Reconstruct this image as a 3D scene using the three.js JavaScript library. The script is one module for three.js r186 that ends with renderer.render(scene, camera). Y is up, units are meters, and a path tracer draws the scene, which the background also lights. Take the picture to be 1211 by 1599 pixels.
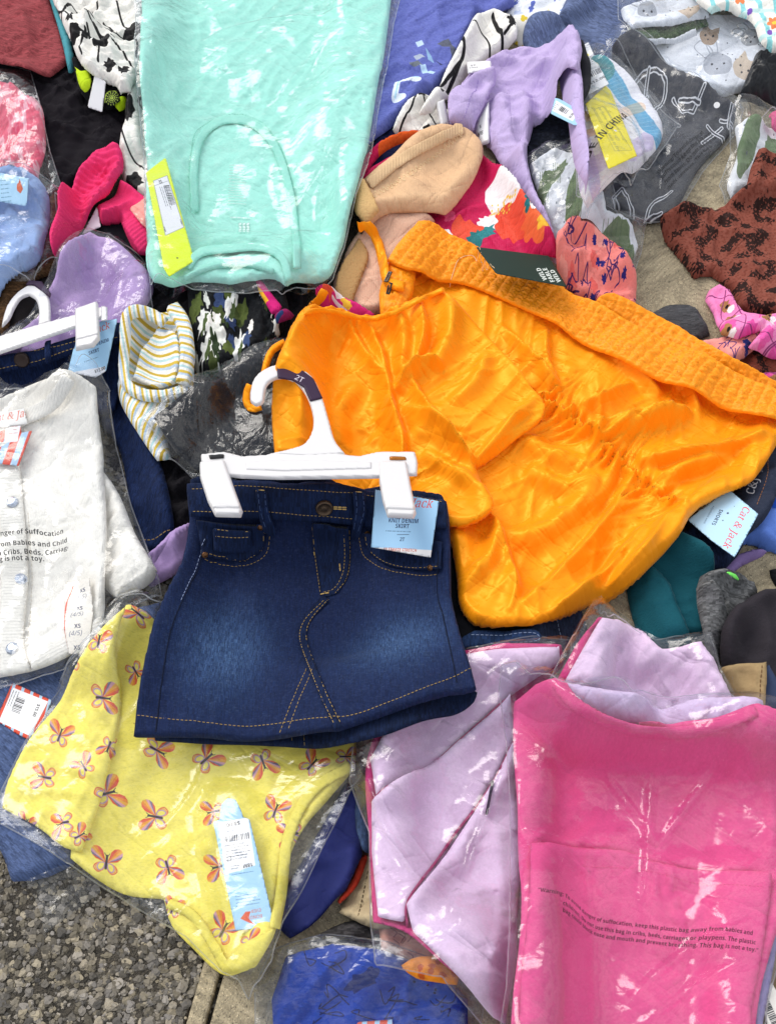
import * as THREE from 'three';
import { mergeGeometries } from 'three/addons/utils/BufferGeometryUtils.js';
import { createNoise2D } from 'simplex-noise';

// ------------------------------------------------------------------ camera, sky, sun, exposure
const PW = 1211, PH = 1599;                       // the photograph's frame, used to note where things lie
const scene = new THREE.Scene();
const camera = new THREE.PerspectiveCamera(46, PW / PH, 0.05, 60);
const PITCH = 60 * Math.PI / 180, DIST = 1.12;
camera.position.set(0, 0.05 + DIST * Math.sin(PITCH), DIST * Math.cos(PITCH));
camera.lookAt(0, 0.05, 0);
camera.updateMatrixWorld(true);
const renderer = new THREE.WebGLRenderer({ antialias: true });
renderer.toneMapping = THREE.LinearToneMapping;
renderer.toneMappingExposure = 1.24;
renderer.shadowMap.enabled = true;
renderer.shadowMap.type = THREE.PCFSoftShadowMap;

let seed = 7;
const rnd = () => { seed = (seed * 1664525 + 1013904223) >>> 0; return seed / 4294967296; };
const noise = createNoise2D(rnd);

const SUN = new THREE.Vector3(-0.46, 0.74, -0.50).normalize();
{ // a bright, broken overcast sky; the sun is a soft glow behind thin cloud
  const w = 1024, h = 512, d = new Float32Array(w * h * 4);
  const fbm = (x, y) => noise(x, y) * 0.5 + noise(x * 2.1 + 9, y * 2.1) * 0.27 + noise(x * 4.3, y * 4.3 + 5) * 0.15 + noise(x * 8.7 + 3, y * 8.7) * 0.08;
  for (let j = 0; j < h; j++) for (let i = 0; i < w; i++) {
    const th = ((j + 0.5) / h - 0.5) * Math.PI, ph = ((i + 0.5) / w - 0.5) * 2 * Math.PI;
    const y = Math.sin(th), x = Math.cos(th) * Math.cos(ph), z = Math.cos(th) * Math.sin(ph);
    let r, g, b;
    if (y < -0.02) { r = 0.20; g = 0.19; b = 0.18; } else {
      const k = 1 / (Math.max(y, 0) + 0.22);
      const c = THREE.MathUtils.smoothstep(fbm(x * k * 1.15 + 3.3, z * k * 1.15 - 1.7), -0.30, 0.34);
      const s = Math.max(0, x * SUN.x + y * SUN.y + z * SUN.z);
      const glow = 1.1 * Math.pow(s, 26) + 0.5 * Math.pow(s, 5);
      const cl = 0.88 + 0.22 * y + glow * 0.7, bl = 0.36 + glow * 0.35;
      r = c * cl * 1.0 + (1 - c) * bl * 0.82; g = c * cl * 1.0 + (1 - c) * bl * 0.95; b = c * cl * 1.0 + (1 - c) * bl * 1.15;
    }
    const o = (j * w + i) * 4; d[o] = r; d[o + 1] = g; d[o + 2] = b; d[o + 3] = 1;
  }
  const sky = new THREE.DataTexture(d, w, h, THREE.RGBAFormat, THREE.FloatType);
  sky.mapping = THREE.EquirectangularReflectionMapping; sky.magFilter = THREE.LinearFilter; sky.minFilter = THREE.LinearFilter;
  sky.wrapS = THREE.RepeatWrapping; sky.needsUpdate = true;
  scene.background = sky; scene.environment = sky;
}
const sun = new THREE.DirectionalLight(new THREE.Color(1, 0.945, 0.865), 1.75);
sun.position.copy(SUN).multiplyScalar(4);
sun.castShadow = true; sun.shadow.radius = 64; sun.shadow.mapSize.set(2048, 2048);
Object.assign(sun.shadow.camera, { left: -1, right: 1, top: 1, bottom: -1, near: 0.5, far: 8 });
scene.add(sun, sun.target);

// ------------------------------------------------------------------ where a sight line meets the heap
const TAN = Math.tan(23 * Math.PI / 180), AX = new THREE.Vector3(), AY = new THREE.Vector3(), AZ = new THREE.Vector3();
camera.matrixWorld.extractBasis(AX, AY, AZ);
const EYE = camera.position.clone();
function ray(px, py) {
  const a = (px / PW * 2 - 1) * TAN * PW / PH, b = (1 - py / PH * 2) * TAN;
  return [AX.x * a + AY.x * b - AZ.x, AX.y * a + AY.y * b - AZ.y, AX.z * a + AY.z * b - AZ.z];
}
function spot(px, py, h = 0) { const d = ray(px, py), t = (h - EYE.y) / d[1]; return [EYE.x + d[0] * t, EYE.z + d[2] * t]; }

// the heap's upper surface, kept as a height grid while garments are laid one over another
const HC = 0.002, HX0 = -0.80, HZ0 = -1.00, HNX = 800, HNZ = 800, Hm = new Float32Array(HNX * HNZ);
function hAt(x, z) {
  const u = (x - HX0) / HC, v = (z - HZ0) / HC, i = Math.max(0, Math.min(HNX - 2, Math.floor(u))), j = Math.max(0, Math.min(HNZ - 2, Math.floor(v)));
  const a = Math.max(0, Math.min(1, u - i)), b = Math.max(0, Math.min(1, v - j)), k = j * HNX + i;
  return (Hm[k] * (1 - a) + Hm[k + 1] * a) * (1 - b) + (Hm[k + HNX] * (1 - a) + Hm[k + HNX + 1] * a) * b;
}
function hMean(x, z, r) {
  let s = hAt(x, z) * 2, n = 2;
  for (let k = 0; k < 8; k++) { const t = k * Math.PI / 4; s += hAt(x + r * Math.cos(t), z + r * Math.sin(t)); n++; }
  return s / n;
}
function lay(px, py, r = 0.012, up = 0, ground = null) { // walk down the sight line to where it meets the heap
  const f = h => { const p = spot(px, py, h); return h - (ground ? ground(p[0], p[1]) : hMean(p[0], p[1], r)) - up; };
  let hi = 0.30, lo = hi; while (lo > -0.02) { lo = hi - 0.008; if (f(lo) <= 0) break; hi = lo; }
  for (let k = 0; k < 9; k++) { const m = (hi + lo) / 2; if (f(m) > 0) hi = m; else lo = m; }
  return spot(px, py, (hi + lo) / 2);
}

// ------------------------------------------------------------------ surfaces: small tiling relief maps and colour grain
function dataTex(n, f, metres, srgb) {
  const d = new Uint8Array(n * n * 4);
  for (let j = 0; j < n; j++) for (let i = 0; i < n; i++) {
    const v = f(i / n, j / n, i, j), o = (j * n + i) * 4;
    for (let c = 0; c < 3; c++) d[o + c] = Math.max(0, Math.min(255, 255 * (Array.isArray(v) ? v[c] : v)));
    d[o + 3] = 255;
  }
  const t = new THREE.DataTexture(d, n, n); t.wrapS = t.wrapT = THREE.RepeatWrapping; t.magFilter = THREE.LinearFilter; t.minFilter = THREE.LinearMipmapLinearFilter;
  t.generateMipmaps = true; t.channel = 1; t.repeat.set(1 / metres, 1 / metres); if (srgb) t.colorSpace = THREE.SRGBColorSpace; t.needsUpdate = true; return t;
}
// noise that repeats over the unit square
const tile = (u, v, f) => { const a = u * 2 * Math.PI, b = v * 2 * Math.PI, k = f / 6.283; return noise(Math.cos(a) * k + 3.1 + Math.sin(b) * k * 0.7, Math.sin(a) * k - 1.3 + Math.cos(b) * k * 1.1 + Math.sin(b) * 2); };
const wn = (i, j, s) => { let h = (i * 374761393 + j * 668265263 + s * 2147483647) | 0; h = Math.imul(h ^ (h >>> 13), 1274126177); return ((h ^ (h >>> 16)) >>> 0) / 4294967296; };
const S = Math.sin, C = Math.cos, TAU = Math.PI * 2;
// pressed-in creases: straight lines between flat facets, repeating over the tile
const creaseSet = (n, fmin, fmax, sd) => { const w = []; for (let k = 0; k < n; k++) { const f = fmin + (fmax - fmin) * wn(k, sd, 91), t = TAU * wn(k, sd, 92); w.push([Math.round(f * C(t)), Math.round(f * S(t)) || 1, wn(k, sd, 93) * 2, f]); } return w; };
const creases = (w, u, v, sharp) => { const du = u + 0.02 * S(TAU * (v + 0.3)) + 0.012 * S(TAU * (2 * v + u)), dv = v + 0.02 * S(TAU * (u + 0.1)) + 0.012 * S(TAU * (2 * u - v)); let y = 0; for (let q = 0; q < w.length; q++) { const k = w[q], t = du * k[0] + dv * k[1] + k[2], e = Math.abs(t - 2 * Math.floor(t / 2) - 1), m = 0.5 + 0.5 * S(TAU * (u * ((q % 3) + 1) + q * 0.37)) * S(TAU * (v * ((q % 2) + 1) + q * 0.61)); y += m * (sharp ? -Math.exp(-e * 22 / Math.sqrt(k[3])) : e * 3) / k[3]; } return y; };
const cs1 = creaseSet(9, 3, 9, 1), cs2 = creaseSet(10, 4, 12, 2), cs3 = creaseSet(14, 3, 22, 3);
for (const c of [cs1, cs2, cs3]) for (const k of c) { k[0] *= 2; k[1] *= 2; k[0] = Math.round(k[0] / 2) * 2; k[1] = Math.round(k[1] / 2) * 2 || 2; }
const cloths = (u, v, w) => 0.5 + 1.9 * creases(w, u, v, true) + 0.55 * creases(w, v, u, false);
const BUMP = {
  weave: dataTex(512, (u, v, i, j) => cloths(u, v, cs1) + 0.035 * (wn(i, j, 1) - 0.5), 0.25),
  knit: dataTex(512, (u, v, i, j) => cloths(u, v, cs2) * 0.8 + 0.02 * S(u * TAU * 128) + 0.03 * (wn(i, j >> 1, 2) - 0.5), 0.25),
  twill: dataTex(512, (u, v, i, j) => cloths(u, v, cs1) * 0.5 + 0.3 + 0.05 * S((u * 110 + v * 110) * TAU) + 0.16 * (wn(i, j >> 2, 3) - 0.5), 0.22),
  fleece: dataTex(256, (u, v, i, j) => 0.5 + 0.3 * tile(u, v, 90) + 0.5 * (wn(i >> 1, j >> 1, 4) - 0.5), 0.12),
  terry: dataTex(256, (u, v, i, j) => 0.5 + 0.45 * (wn(i >> 3, j >> 2, 5) - 0.5) + 0.3 * (wn(i >> 1, j >> 1, 6) - 0.5), 0.11),
  satin: dataTex(512, (u, v, i, j) => cloths(u, v, cs2) + 0.015 * (wn(i >> 1, j, 7) - 0.5), 0.2),
  cable: dataTex(256, (u, v, i, j) => 0.5 + 0.34 * S(u * TAU * 14) + 0.12 * S(v * TAU * 36 + S(u * TAU * 14)) + 0.2 * (wn(i >> 1, j >> 1, 11) - 0.5), 0.045),
  film: dataTex(512, (u, v) => 0.15 + 0.5 * creases(cs3, u, v, false) + 0.9 * creases(cs3, v, u, true), 0.19),
};
const FINE = { weave: 4.2, knit: 4.0, twill: 2.4, satin: 3.6, fleece: 0.45, terry: 0.8, cable: 0.5 };
const grain = (lo, hi, sx, sy, m, s) => dataTex(256, (u, v, i, j) => lo + (hi - lo) * (0.55 * wn(Math.floor(i / sx), Math.floor(j / sy), s) + 0.3 * wn(Math.floor(i / sx / 3), Math.floor(j / sy / 3), s + 1) + 0.15 * wn(i, j, s + 2)), m, true);
const GRAIN = {
  heather: grain(0.58, 1.0, 6, 1, 0.17, 21), plain: grain(0.91, 1.0, 1, 1, 0.14, 31), denim: grain(0.5, 1.0, 1, 6, 0.15, 41), marl: grain(0.42, 1.0, 5, 2, 0.14, 51),
};
function fabric(color, o = {}) {
  const m = new THREE.MeshPhysicalMaterial({ color: new THREE.Color(color), roughness: o.rough ?? 0.88, side: THREE.DoubleSide });
  m.bumpMap = BUMP[o.bump ?? 'weave']; m.bumpScale = FINE[o.bump ?? 'weave'] * (o.cr ?? 1) / 1000;
  if (o.grain !== null) m.map = GRAIN[o.grain ?? 'plain'];
  m.sheen = o.sheen ?? 0.12; m.sheenRoughness = 0.5; m.sheenColor = new THREE.Color(color).lerp(new THREE.Color(1, 1, 1), 0.5);
  if (o.specColor) m.specularColor = new THREE.Color(o.specColor);
  if (o.spec != null) m.specularIntensity = o.spec; else m.specularIntensity = 0.35;
  if (o.aniso) { m.anisotropy = o.aniso; m.anisotropyRotation = o.anisoRot ?? 0; }
  return m;
}
function film(o = {}) {
  const m = new THREE.MeshPhysicalMaterial({ color: new THREE.Color(o.color ?? '#f6f8fb'), roughness: o.rough ?? 0.16, transmission: 1, thickness: 0, ior: o.ior ?? 1.56, side: THREE.DoubleSide });
  m.bumpMap = BUMP.film; m.bumpScale = (o.bs ?? 3.2) / 1000; return m;
}
const FILM_EDGE = film({ rough: 0.5, bs: 0 }), FILM = film(), FILM_SOFT = film({ rough: 0.2 });
const plastic = (c, r = 0.35) => new THREE.MeshPhysicalMaterial({ color: new THREE.Color(c), roughness: r, clearcoat: 0.25, clearcoatRoughness: 0.3, side: THREE.DoubleSide });
const paper = c => new THREE.MeshPhysicalMaterial({ color: new THREE.Color(c), roughness: 0.5, specularIntensity: 0.5, side: THREE.DoubleSide });

// ------------------------------------------------------------------ lists of things
const taken = new Map();
function numbered(n) { const k = taken.get(n) ?? 0; taken.set(n, k + 1); return k ? `${n}_${String(k).padStart(3, '0')}` : n; }
const KIND_GROUP = { bag: 'clear plastic garment bags', tag: 'paper tags on the clothes', hanger: 'white plastic hangers' };
function tag(o, label, category, group, kind) { group ??= KIND_GROUP[category]; if (label) o.userData.label = label; if (category) o.userData.category = category; if (group) o.userData.group = group; if (kind) o.userData.kind = kind; return o; }
function thing(name, label, category, group) { const g = new THREE.Group(); g.name = numbered(name); tag(g, label, category, group); scene.add(g); return g; }
function put(mesh, name, parent) { mesh.castShadow = mesh.receiveShadow = true; if (parent) { mesh.name = name; parent.add(mesh); } else { mesh.name = numbered(name); scene.add(mesh); } return mesh; }

// ------------------------------------------------------------------ laying a piece of cloth, film, card or plate on the heap
function segDist(x, z, P, closed) {   // distance, along, side
  let best = 1e9, al = 0, sd = 1, acc = 0;
  for (let k = 0; k < P.length - (closed ? 0 : 1); k++) {
    const [ax, az] = P[k], [bx, bz] = P[(k + 1) % P.length], dx = bx - ax, dz = bz - az, L2 = dx * dx + dz * dz || 1e-12, L = Math.sqrt(L2);
    const t = Math.max(0, Math.min(1, ((x - ax) * dx + (z - az) * dz) / L2)), ex = x - ax - dx * t, ez = z - az - dz * t, q = ex * ex + ez * ez;
    if (q < best) { best = q; al = acc + t * L; sd = dx * ez - dz * ex > 0 ? 1 : -1; }
    acc += L;
  }
  return [Math.sqrt(best), al, sd, acc];
}
function signedInside(x, z, P) {
  let best = 1e9, inn = false;
  for (let k = 0, m = P.length - 1; k < P.length; m = k++) {
    const ax = P[m][0], az = P[m][1], bx = P[k][0], bz = P[k][1], dx = bx - ax, dz = bz - az, L2 = dx * dx + dz * dz || 1e-12;
    let t = ((x - ax) * dx + (z - az) * dz) / L2; t = t < 0 ? 0 : t > 1 ? 1 : t;
    const ex = x - ax - dx * t, ez = z - az - dz * t, q = ex * ex + ez * ez; if (q < best) best = q;
    if ((az > z) !== (bz > z) && x < (bx - ax) * (z - az) / (bz - az) + ax) inn = !inn;
  }
  return inn ? Math.sqrt(best) : -Math.sqrt(best);
}
function smoothClosed(P, step) { // rounds gentle bends, keeps real corners
  const n = P.length, corner = [];
  for (let k = 0; k < n; k++) { const a = P[(k + n - 1) % n], b = P[k], c = P[(k + 1) % n], t = Math.abs(((Math.atan2(c[1] - b[1], c[0] - b[0]) - Math.atan2(b[1] - a[1], b[0] - a[0])) * 180 / Math.PI + 540) % 360 - 180); if (t > 52) corner.push(k); }
  if (corner.length < 2) { const c = new THREE.CatmullRomCurve3(P.map(p => new THREE.Vector3(p[0], 0, p[1])), true, 'centripetal'), m = Math.max(8, Math.round(c.getLength() / step)); return c.getSpacedPoints(m).slice(0, m).map(p => [p.x, p.z]); }
  const out = [];
  for (let q = 0; q < corner.length; q++) {
    const a = corner[q], e = corner[(q + 1) % corner.length], len = (e - a + n) % n || n, seg = []; for (let k = 0; k <= len; k++) seg.push(P[(a + k) % n]);
    out.push(...(seg.length > 2 ? smoothOpen(seg, step) : seg).slice(0, -1));
  }
  return out;
}
function smoothOpen(P, step = 0.004) {
  if (P.length < 3) return P;
  const c = new THREE.CatmullRomCurve3(P.map(p => new THREE.Vector3(p[0], 0, p[1])), false, 'centripetal');
  const n = Math.max(3, Math.round(c.getLength() / step)); return c.getSpacedPoints(n).map(p => [p.x, p.z]);
}
// outline (photo positions) of a band of width w round a line
function band(pl, w, taper = 1) {
  const s = smoothOpen(pl, 7), L = [], R = [];
  for (let k = 0; k < s.length; k++) {
    const a = s[Math.max(0, k - 1)], b = s[Math.min(s.length - 1, k + 1)], dx = b[0] - a[0], dy = b[1] - a[1], l = Math.hypot(dx, dy) || 1, q = (Array.isArray(w) ? w[0] + (w[1] - w[0]) * k / (s.length - 1) : w) / 2;
    L.push([s[k][0] - dy / l * q, s[k][1] + dx / l * q]); R.unshift([s[k][0] + dy / l * q, s[k][1] - dx / l * q]);
  }
  return L.concat(R);
}
const sstep = (a, b, x) => THREE.MathUtils.smoothstep(x, a, b);
let clothCount = 0;
// the plane on which a stiff piece rests: fitted to the heap below it, raised to its high points
function planeFor(outs, lean, rest) {
  const q = [];
  for (const out of outs) {
    let a = 1e9, b = -1e9, c = 1e9, d = -1e9; for (const [x, y] of out) { a = Math.min(a, x); b = Math.max(b, x); c = Math.min(c, y); d = Math.max(d, y); }
    const st = Math.max(3, Math.sqrt((b - a) * (d - c) / 160));
    for (let y = c; y <= d; y += st) for (let x = a; x <= b; x += st) if (signedInside(x, y, out) > 0) { const w = lay(x, y, 0.004); q.push([w[0], w[1], hAt(w[0], w[1])]); }
  }
  const n = q.length, m = q.reduce((s, v) => [s[0] + v[0] / n, s[1] + v[1] / n, s[2] + v[2] / n], [0, 0, 0]); let xx = 1e-9, zz = 1e-9, xz = 0, xy = 0, zy = 0;
  for (const v of q) { const x = v[0] - m[0], z = v[1] - m[1], y = v[2] - m[2]; xx += x * x; zz += z * z; xz += x * z; xy += x * y; zy += z * y; }
  const det = xx * zz - xz * xz; let a = det > 1e-14 ? (xy * zz - zy * xz) / det : 0, b = det > 1e-14 ? (zy * xx - xy * xz) / det : 0;
  a = Math.max(-lean, Math.min(lean, a)); b = Math.max(-lean, Math.min(lean, b));
  const r = q.map(v => v[2] - a * v[0] - b * v[1]).sort((s, t) => s - t); return { a, b, c: r[Math.min(n - 1, Math.floor(n * rest))] };
}
function onPlane(px, py, p, up) { const d = ray(px, py), t = (p.a * EYE.x + p.b * EYE.z + p.c + up - EYE.y) / (d[1] - p.a * d[0] - p.b * d[2]); return [EYE.x + d[0] * t, EYE.z + d[2] * t]; }
function cloth(name, o) {
  clothCount++;
  const cell = o.cell ?? 0.003, gap = (o.gap ?? 0.8) / 1000, ft = o.rigid || o.sheet || (o.thick ?? 4) < 5, T = (o.thick ?? 4) / 1000 * (ft ? 1 : o.thick > 11 ? 0.36 : 0.5), R = (o.edge ?? Math.min(14, (o.thick ?? 4) * 1.6)) / 1000 * (ft ? 1 : 0.3), dr = (o.drape ?? 10) / 1000;
  if (o.rigid && !o.plane) o.plane = planeFor([o.out], o.lean ?? 0.5, o.rest ?? 0.97);
  let P = o.rigid ? o.out.map(p => onPlane(p[0], p[1], o.plane, T * 0.6 + (o.up ?? 0) / 1000)) : o.out.map(p => lay(p[0], p[1], Math.max(0.008, dr), T * 0.4));
  const nseed = clothCount * 17.31;
  let x0 = 1e9, x1 = -1e9, z0 = 1e9, z1 = -1e9;
  for (const [x, z] of P) { x0 = Math.min(x0, x); x1 = Math.max(x1, x); z0 = Math.min(z0, z); z1 = Math.max(z1, z); }
  const reach = o.rigid ? 0.01 : 0.07;
  // support: the heap below, bridged over hollows
  const i0 = Math.max(0, Math.floor((x0 - reach - HX0) / HC)), i1 = Math.min(HNX - 1, Math.ceil((x1 + reach - HX0) / HC)), j0 = Math.max(0, Math.floor((z0 - reach - HZ0) / HC)), j1 = Math.min(HNZ - 1, Math.ceil((z1 + reach - HZ0) / HC));
  const bw = i1 - i0 + 1, bh = j1 - j0 + 1;
  let B = new Float32Array(bw * bh);
  for (let j = 0; j < bh; j++) for (let i = 0; i < bw; i++) B[j * bw + i] = Hm[(j + j0) * HNX + i + i0];
  const rr = Math.max(1, Math.round(dr / HC));
  const pass = (src, horiz, mode, r) => {
    const out = new Float32Array(bw * bh);
    for (let j = 0; j < bh; j++) for (let i = 0; i < bw; i++) {
      let m = mode ? -1e9 : 0, n = 0;
      const c = horiz ? i : j, lim = (horiz ? bw : bh) - 1, a = Math.max(0, c - r), b = Math.min(lim, c + r);
      for (let q = a; q <= b; q++) { const v = horiz ? src[j * bw + q] : src[q * bw + i]; if (mode) { if (v > m) m = v; } else { m += v; n++; } }
      out[j * bw + i] = mode ? m : m / n;
    }
    return out;
  };
  if (!o.rigid) {
    const half = Math.max(1, Math.round(rr * 0.6));
    B = pass(pass(B, true, 1, rr), false, 1, rr); B = pass(pass(B, true, 0, half), false, 0, half); B = pass(pass(B, true, 0, Math.max(1, rr - half)), false, 0, Math.max(1, rr - half));
  }
  const bAt = (x, z) => { const u = (x - HX0) / HC - i0, v = (z - HZ0) / HC - j0, i = Math.max(0, Math.min(bw - 2, Math.floor(u))), j = Math.max(0, Math.min(bh - 2, Math.floor(v))), a = Math.max(0, Math.min(1, u - i)), b = Math.max(0, Math.min(1, v - j)), k = j * bw + i; return (B[k] * (1 - a) + B[k + 1] * a) * (1 - b) + (B[k + bw] * (1 - a) + B[k + bw + 1] * a) * b; };
  if (!o.rigid) { const rim = T * 0.2 + gap + (o.flat ? 0 : (o.eq ?? 0.35) * 0.35 * (o.wr ?? []).reduce((q, w) => q + w[0] / 1000, 0)); P = o.out.map(p => lay(p[0], p[1], 0, rim, bAt)); }
  if (o.round !== false) P = smoothClosed(P, o.step ?? 0.008);
  if (o.wob) { let acc = 0; P = P.map((p, k) => { const q = P[(k + 1) % P.length]; acc += Math.hypot(q[0] - p[0], q[1] - p[1]); return [p[0] + o.wob / 1000 * noise(acc * 40, nseed), p[1] + o.wob / 1000 * noise(acc * 40, nseed + 50)]; }); }
  x0 = z0 = 1e9; x1 = z1 = -1e9; for (const [x, z] of P) { x0 = Math.min(x0, x); x1 = Math.max(x1, x); z0 = Math.min(z0, z); z1 = Math.max(z1, z); }
  const W = x1 - x0, D = z1 - z0, nx = Math.ceil(W / cell) + 3, nz = Math.ceil(D / cell) + 3, gx = x0 - cell, gz = z0 - cell;
  const N = nx * nz, sd = new Float32Array(N), bs = new Float32Array(N), tp = new Float32Array(N);
  for (let j = 0; j < nz; j++) for (let i = 0; i < nx; i++) { const k = j * nx + i, x = gx + i * cell, z = gz + j * cell; sd[k] = signedInside(x, z, P); if (Math.abs(sd[k]) < cell * 0.02) sd[k] = cell * 0.02; bs[k] = bAt(x, z) + gap; }
  if (o.rigid) for (let k = 0; k < N; k++) bs[k] = o.plane.c + gap + (o.up ?? 0) / 1000 + o.plane.a * (gx + (k % nx) * cell) + o.plane.b * (gz + Math.floor(k / nx) * cell);
  const folds = (o.folds ?? []).map(f => ({ L: smoothOpen(f[0].map(p => lay(p[0], p[1], 0.012, T)), 0.006), a: f[1] / 1000 * (o.fs ?? 1.35), w: f[2] / 1000 * 0.85, k: f[3] ?? 'r' }));
  for (const f of folds) { f.b = [1e9, -1e9, 1e9, -1e9]; for (const p of f.L) { f.b[0] = Math.min(f.b[0], p[0]); f.b[1] = Math.max(f.b[1], p[0]); f.b[2] = Math.min(f.b[2], p[1]); f.b[3] = Math.max(f.b[3], p[1]); } }
  const wr = (o.wr ?? []).concat(!ft && !o.nok && (o.wr ?? []).length ? [[2.6, 28, clothCount * 37, 1.8, 'k'], [1.1, 13, clothCount * 53, 1.8, 'k']] : []).map(w => ({ a: w[0] / 1000 * (o.sheet || ft ? 1 : o.ws ?? 1.7), l: w[1] / 1000, c: C((w[2] ?? 0) * Math.PI / 180), s: S((w[2] ?? 0) * Math.PI / 180), st: w[3] ?? 2, r: w[4] }));
  const disp = o.disp ? o.disp() : null, eq = o.eq ?? 0.35;
  const fw = []; if (o.facets) for (let q = 0; q < 7; q++) { const t = (o.fa ?? 0) * Math.PI / 180 + (q % 2 ? 1 : -1) * (0.15 + 1.3 * wn(q, clothCount, 81)), l = [0.12, 0.085, 0.06, 0.043, 0.031, 0.022, 0.015][q]; fw.push([C(t) / l, S(t) / l, wn(q, clothCount, 82) * 9, l * 0.042 * o.facets * [0.6, 0.7, 0.9, 1.1, 1.3, 1.3, 1.1][q]]); }
  // film folds in flat facets between straight creases
  const facet = (x, z) => { const wx = x + 0.006 * noise(x * 9 + nseed, z * 9), wz = z + 0.006 * noise(x * 9, z * 9 + nseed); let y = 0; for (let q = 0; q < fw.length; q++) { const w = fw[q], t = wx * w[0] + wz * w[1] + w[2], v = Math.abs(t - 2 * Math.floor(t / 2) - 1), m = 0.25 + 0.75 * sstep(-0.35, 0.55, noise(x * 11 + q * 7 + nseed, z * 11 - q * 3)); y += w[3] * v * m; } return y; };
  const shape = (x, z, d) => {
    let y = 0;
    for (let q = 0; q < wr.length; q++) {
      const w = wr[q], u = (x * w.c + z * w.s) / w.l, v = (-x * w.s + z * w.c) / w.l / w.st;
      const wx = noise(u * 0.5 + nseed, v * 0.5 + q) * 0.35, n = noise(u + wx + nseed * 1.3, v + wx + q * 7.7);
      y += w.r === 'k' ? w.a * (1 - Math.min(1, Math.abs(n) * 2.6)) * Math.max(0, noise(u * 0.4 + 31 + nseed, v * 0.4 + 11)) : w.r === 'r' ? w.a * Math.pow(1 - Math.abs(n), 2.2) : w.r === 'c' ? w.a * Math.abs(n) : w.a * (n * 0.5 + 0.5);
    }
    if (o.facets) y += facet(x, z);
    for (const f of folds) {
      const m = f.w * 4; if (x < f.b[0] - m || x > f.b[1] + m || z < f.b[2] - m || z > f.b[3] + m) continue;
      const [dist, al, side, len] = segDist(x, z, f.L, false), e = Math.min(1, Math.min(al, len - al) / (len * 0.3) + 0.02), tp_ = Math.sqrt(Math.max(0, e));
      if (f.k === 's') y += f.a * tp_ * (side > 0 ? Math.exp(-dist / (f.w * 1.5)) : Math.exp(-((dist / Math.max(f.w * 0.45, cell * 2.6)) ** 2)));
      else y += (f.k === 'v' ? -1 : 1) * f.a * tp_ * Math.exp(-((dist / f.w) ** 2));
    }
    if (disp) y += disp(x, z, d);
    return y * (eq + (1 - eq) * sstep(0, Math.max(R, 0.006), d));
  };
  for (let k = 0; k < N; k++) {
    const d = sd[k]; if (d < -2 * cell) { tp[k] = bs[k]; continue; }
    const x = gx + (k % nx) * cell, z = gz + Math.floor(k / nx) * cell, dd = Math.max(0, d), e = 1 - Math.min(1, dd / R);
    tp[k] = Math.max(bs[k] + (d > 0 ? 0.0003 : 0), bs[k] + T * Math.sqrt(Math.max(0, 1 - e * e)) + (o.flat ? 0 : shape(x, z, dd)));
  }
  // surface: marching triangles over the grid, cut on the outline
  const pos = [], uv = [], uv1 = [], idx = [], topId = new Int32Array(N).fill(-1), botId = new Int32Array(N).fill(-1), cut = new Map();
  const ua = (o.ang ?? 0) * Math.PI / 180, uc = C(ua), us = S(ua);
  const push = (x, y, z) => { pos.push(x, y, z); uv.push((x - x0) / W, 1 - (z - z0) / D); uv1.push(x * uc + z * us + nseed, -x * us + z * uc); return pos.length / 3 - 1; };
  const at = (k, top) => { const a = top ? topId : botId; if (a[k] < 0) a[k] = push(gx + (k % nx) * cell, top ? tp[k] : bs[k], gz + Math.floor(k / nx) * cell); return a[k]; };
  const edgeId = (a, b) => {
    const key = a < b ? a * N + b : b * N + a; if (cut.has(key)) return cut.get(key);
    const t = sd[a] / (sd[a] - sd[b]), ax = gx + (a % nx) * cell, az = gz + Math.floor(a / nx) * cell, bx = gx + (b % nx) * cell, bz = gz + Math.floor(b / nx) * cell;
    const x = ax + (bx - ax) * t, z = az + (bz - az) * t, base = bs[a] + (bs[b] - bs[a]) * t, y = base + (o.flat ? 0 : Math.max(0, shape(x, z, 0)));
    const id = push(x, y, z); cut.set(key, id); return id;
  };
  const tri = (top, a, b, c) => { if (top) idx.push(a, b, c); else idx.push(a, c, b); };
  const both = o.sheet ? [true] : [true, false];
  for (let j = 0; j < nz - 1; j++) for (let i = 0; i < nx - 1; i++) {
    const k = j * nx + i, q = (i + j) % 2 ? [[k, k + nx, k + 1], [k + 1, k + nx, k + nx + 1]] : [[k, k + nx, k + nx + 1], [k, k + nx + 1, k + 1]];
    for (const t of q) {
      const ins = t.map(v => sd[v] > 0), n = ins[0] + ins[1] + ins[2]; if (!n) continue;
      for (const top of both) {
        if (n === 3) { tri(top, at(t[0], top), at(t[1], top), at(t[2], top)); continue; }
        if (n === 1) { const m = ins.indexOf(true), a = t[m], b = t[(m + 1) % 3], c = t[(m + 2) % 3]; tri(top, at(a, top), edgeId(a, b), edgeId(a, c)); }
        else { const m = ins.indexOf(false), a = t[m], b = t[(m + 1) % 3], c = t[(m + 2) % 3], e1 = edgeId(a, b), e2 = edgeId(a, c); tri(top, e1, at(b, top), at(c, top)); tri(top, e1, at(c, top), e2); }
      }
    }
  }
  const g = new THREE.BufferGeometry();
  g.setAttribute('position', new THREE.Float32BufferAttribute(pos, 3)); g.setAttribute('uv', new THREE.Float32BufferAttribute(uv, 2)); g.setAttribute('uv1', new THREE.Float32BufferAttribute(uv1, 2));
  g.setIndex(idx); g.computeVertexNormals();
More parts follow.
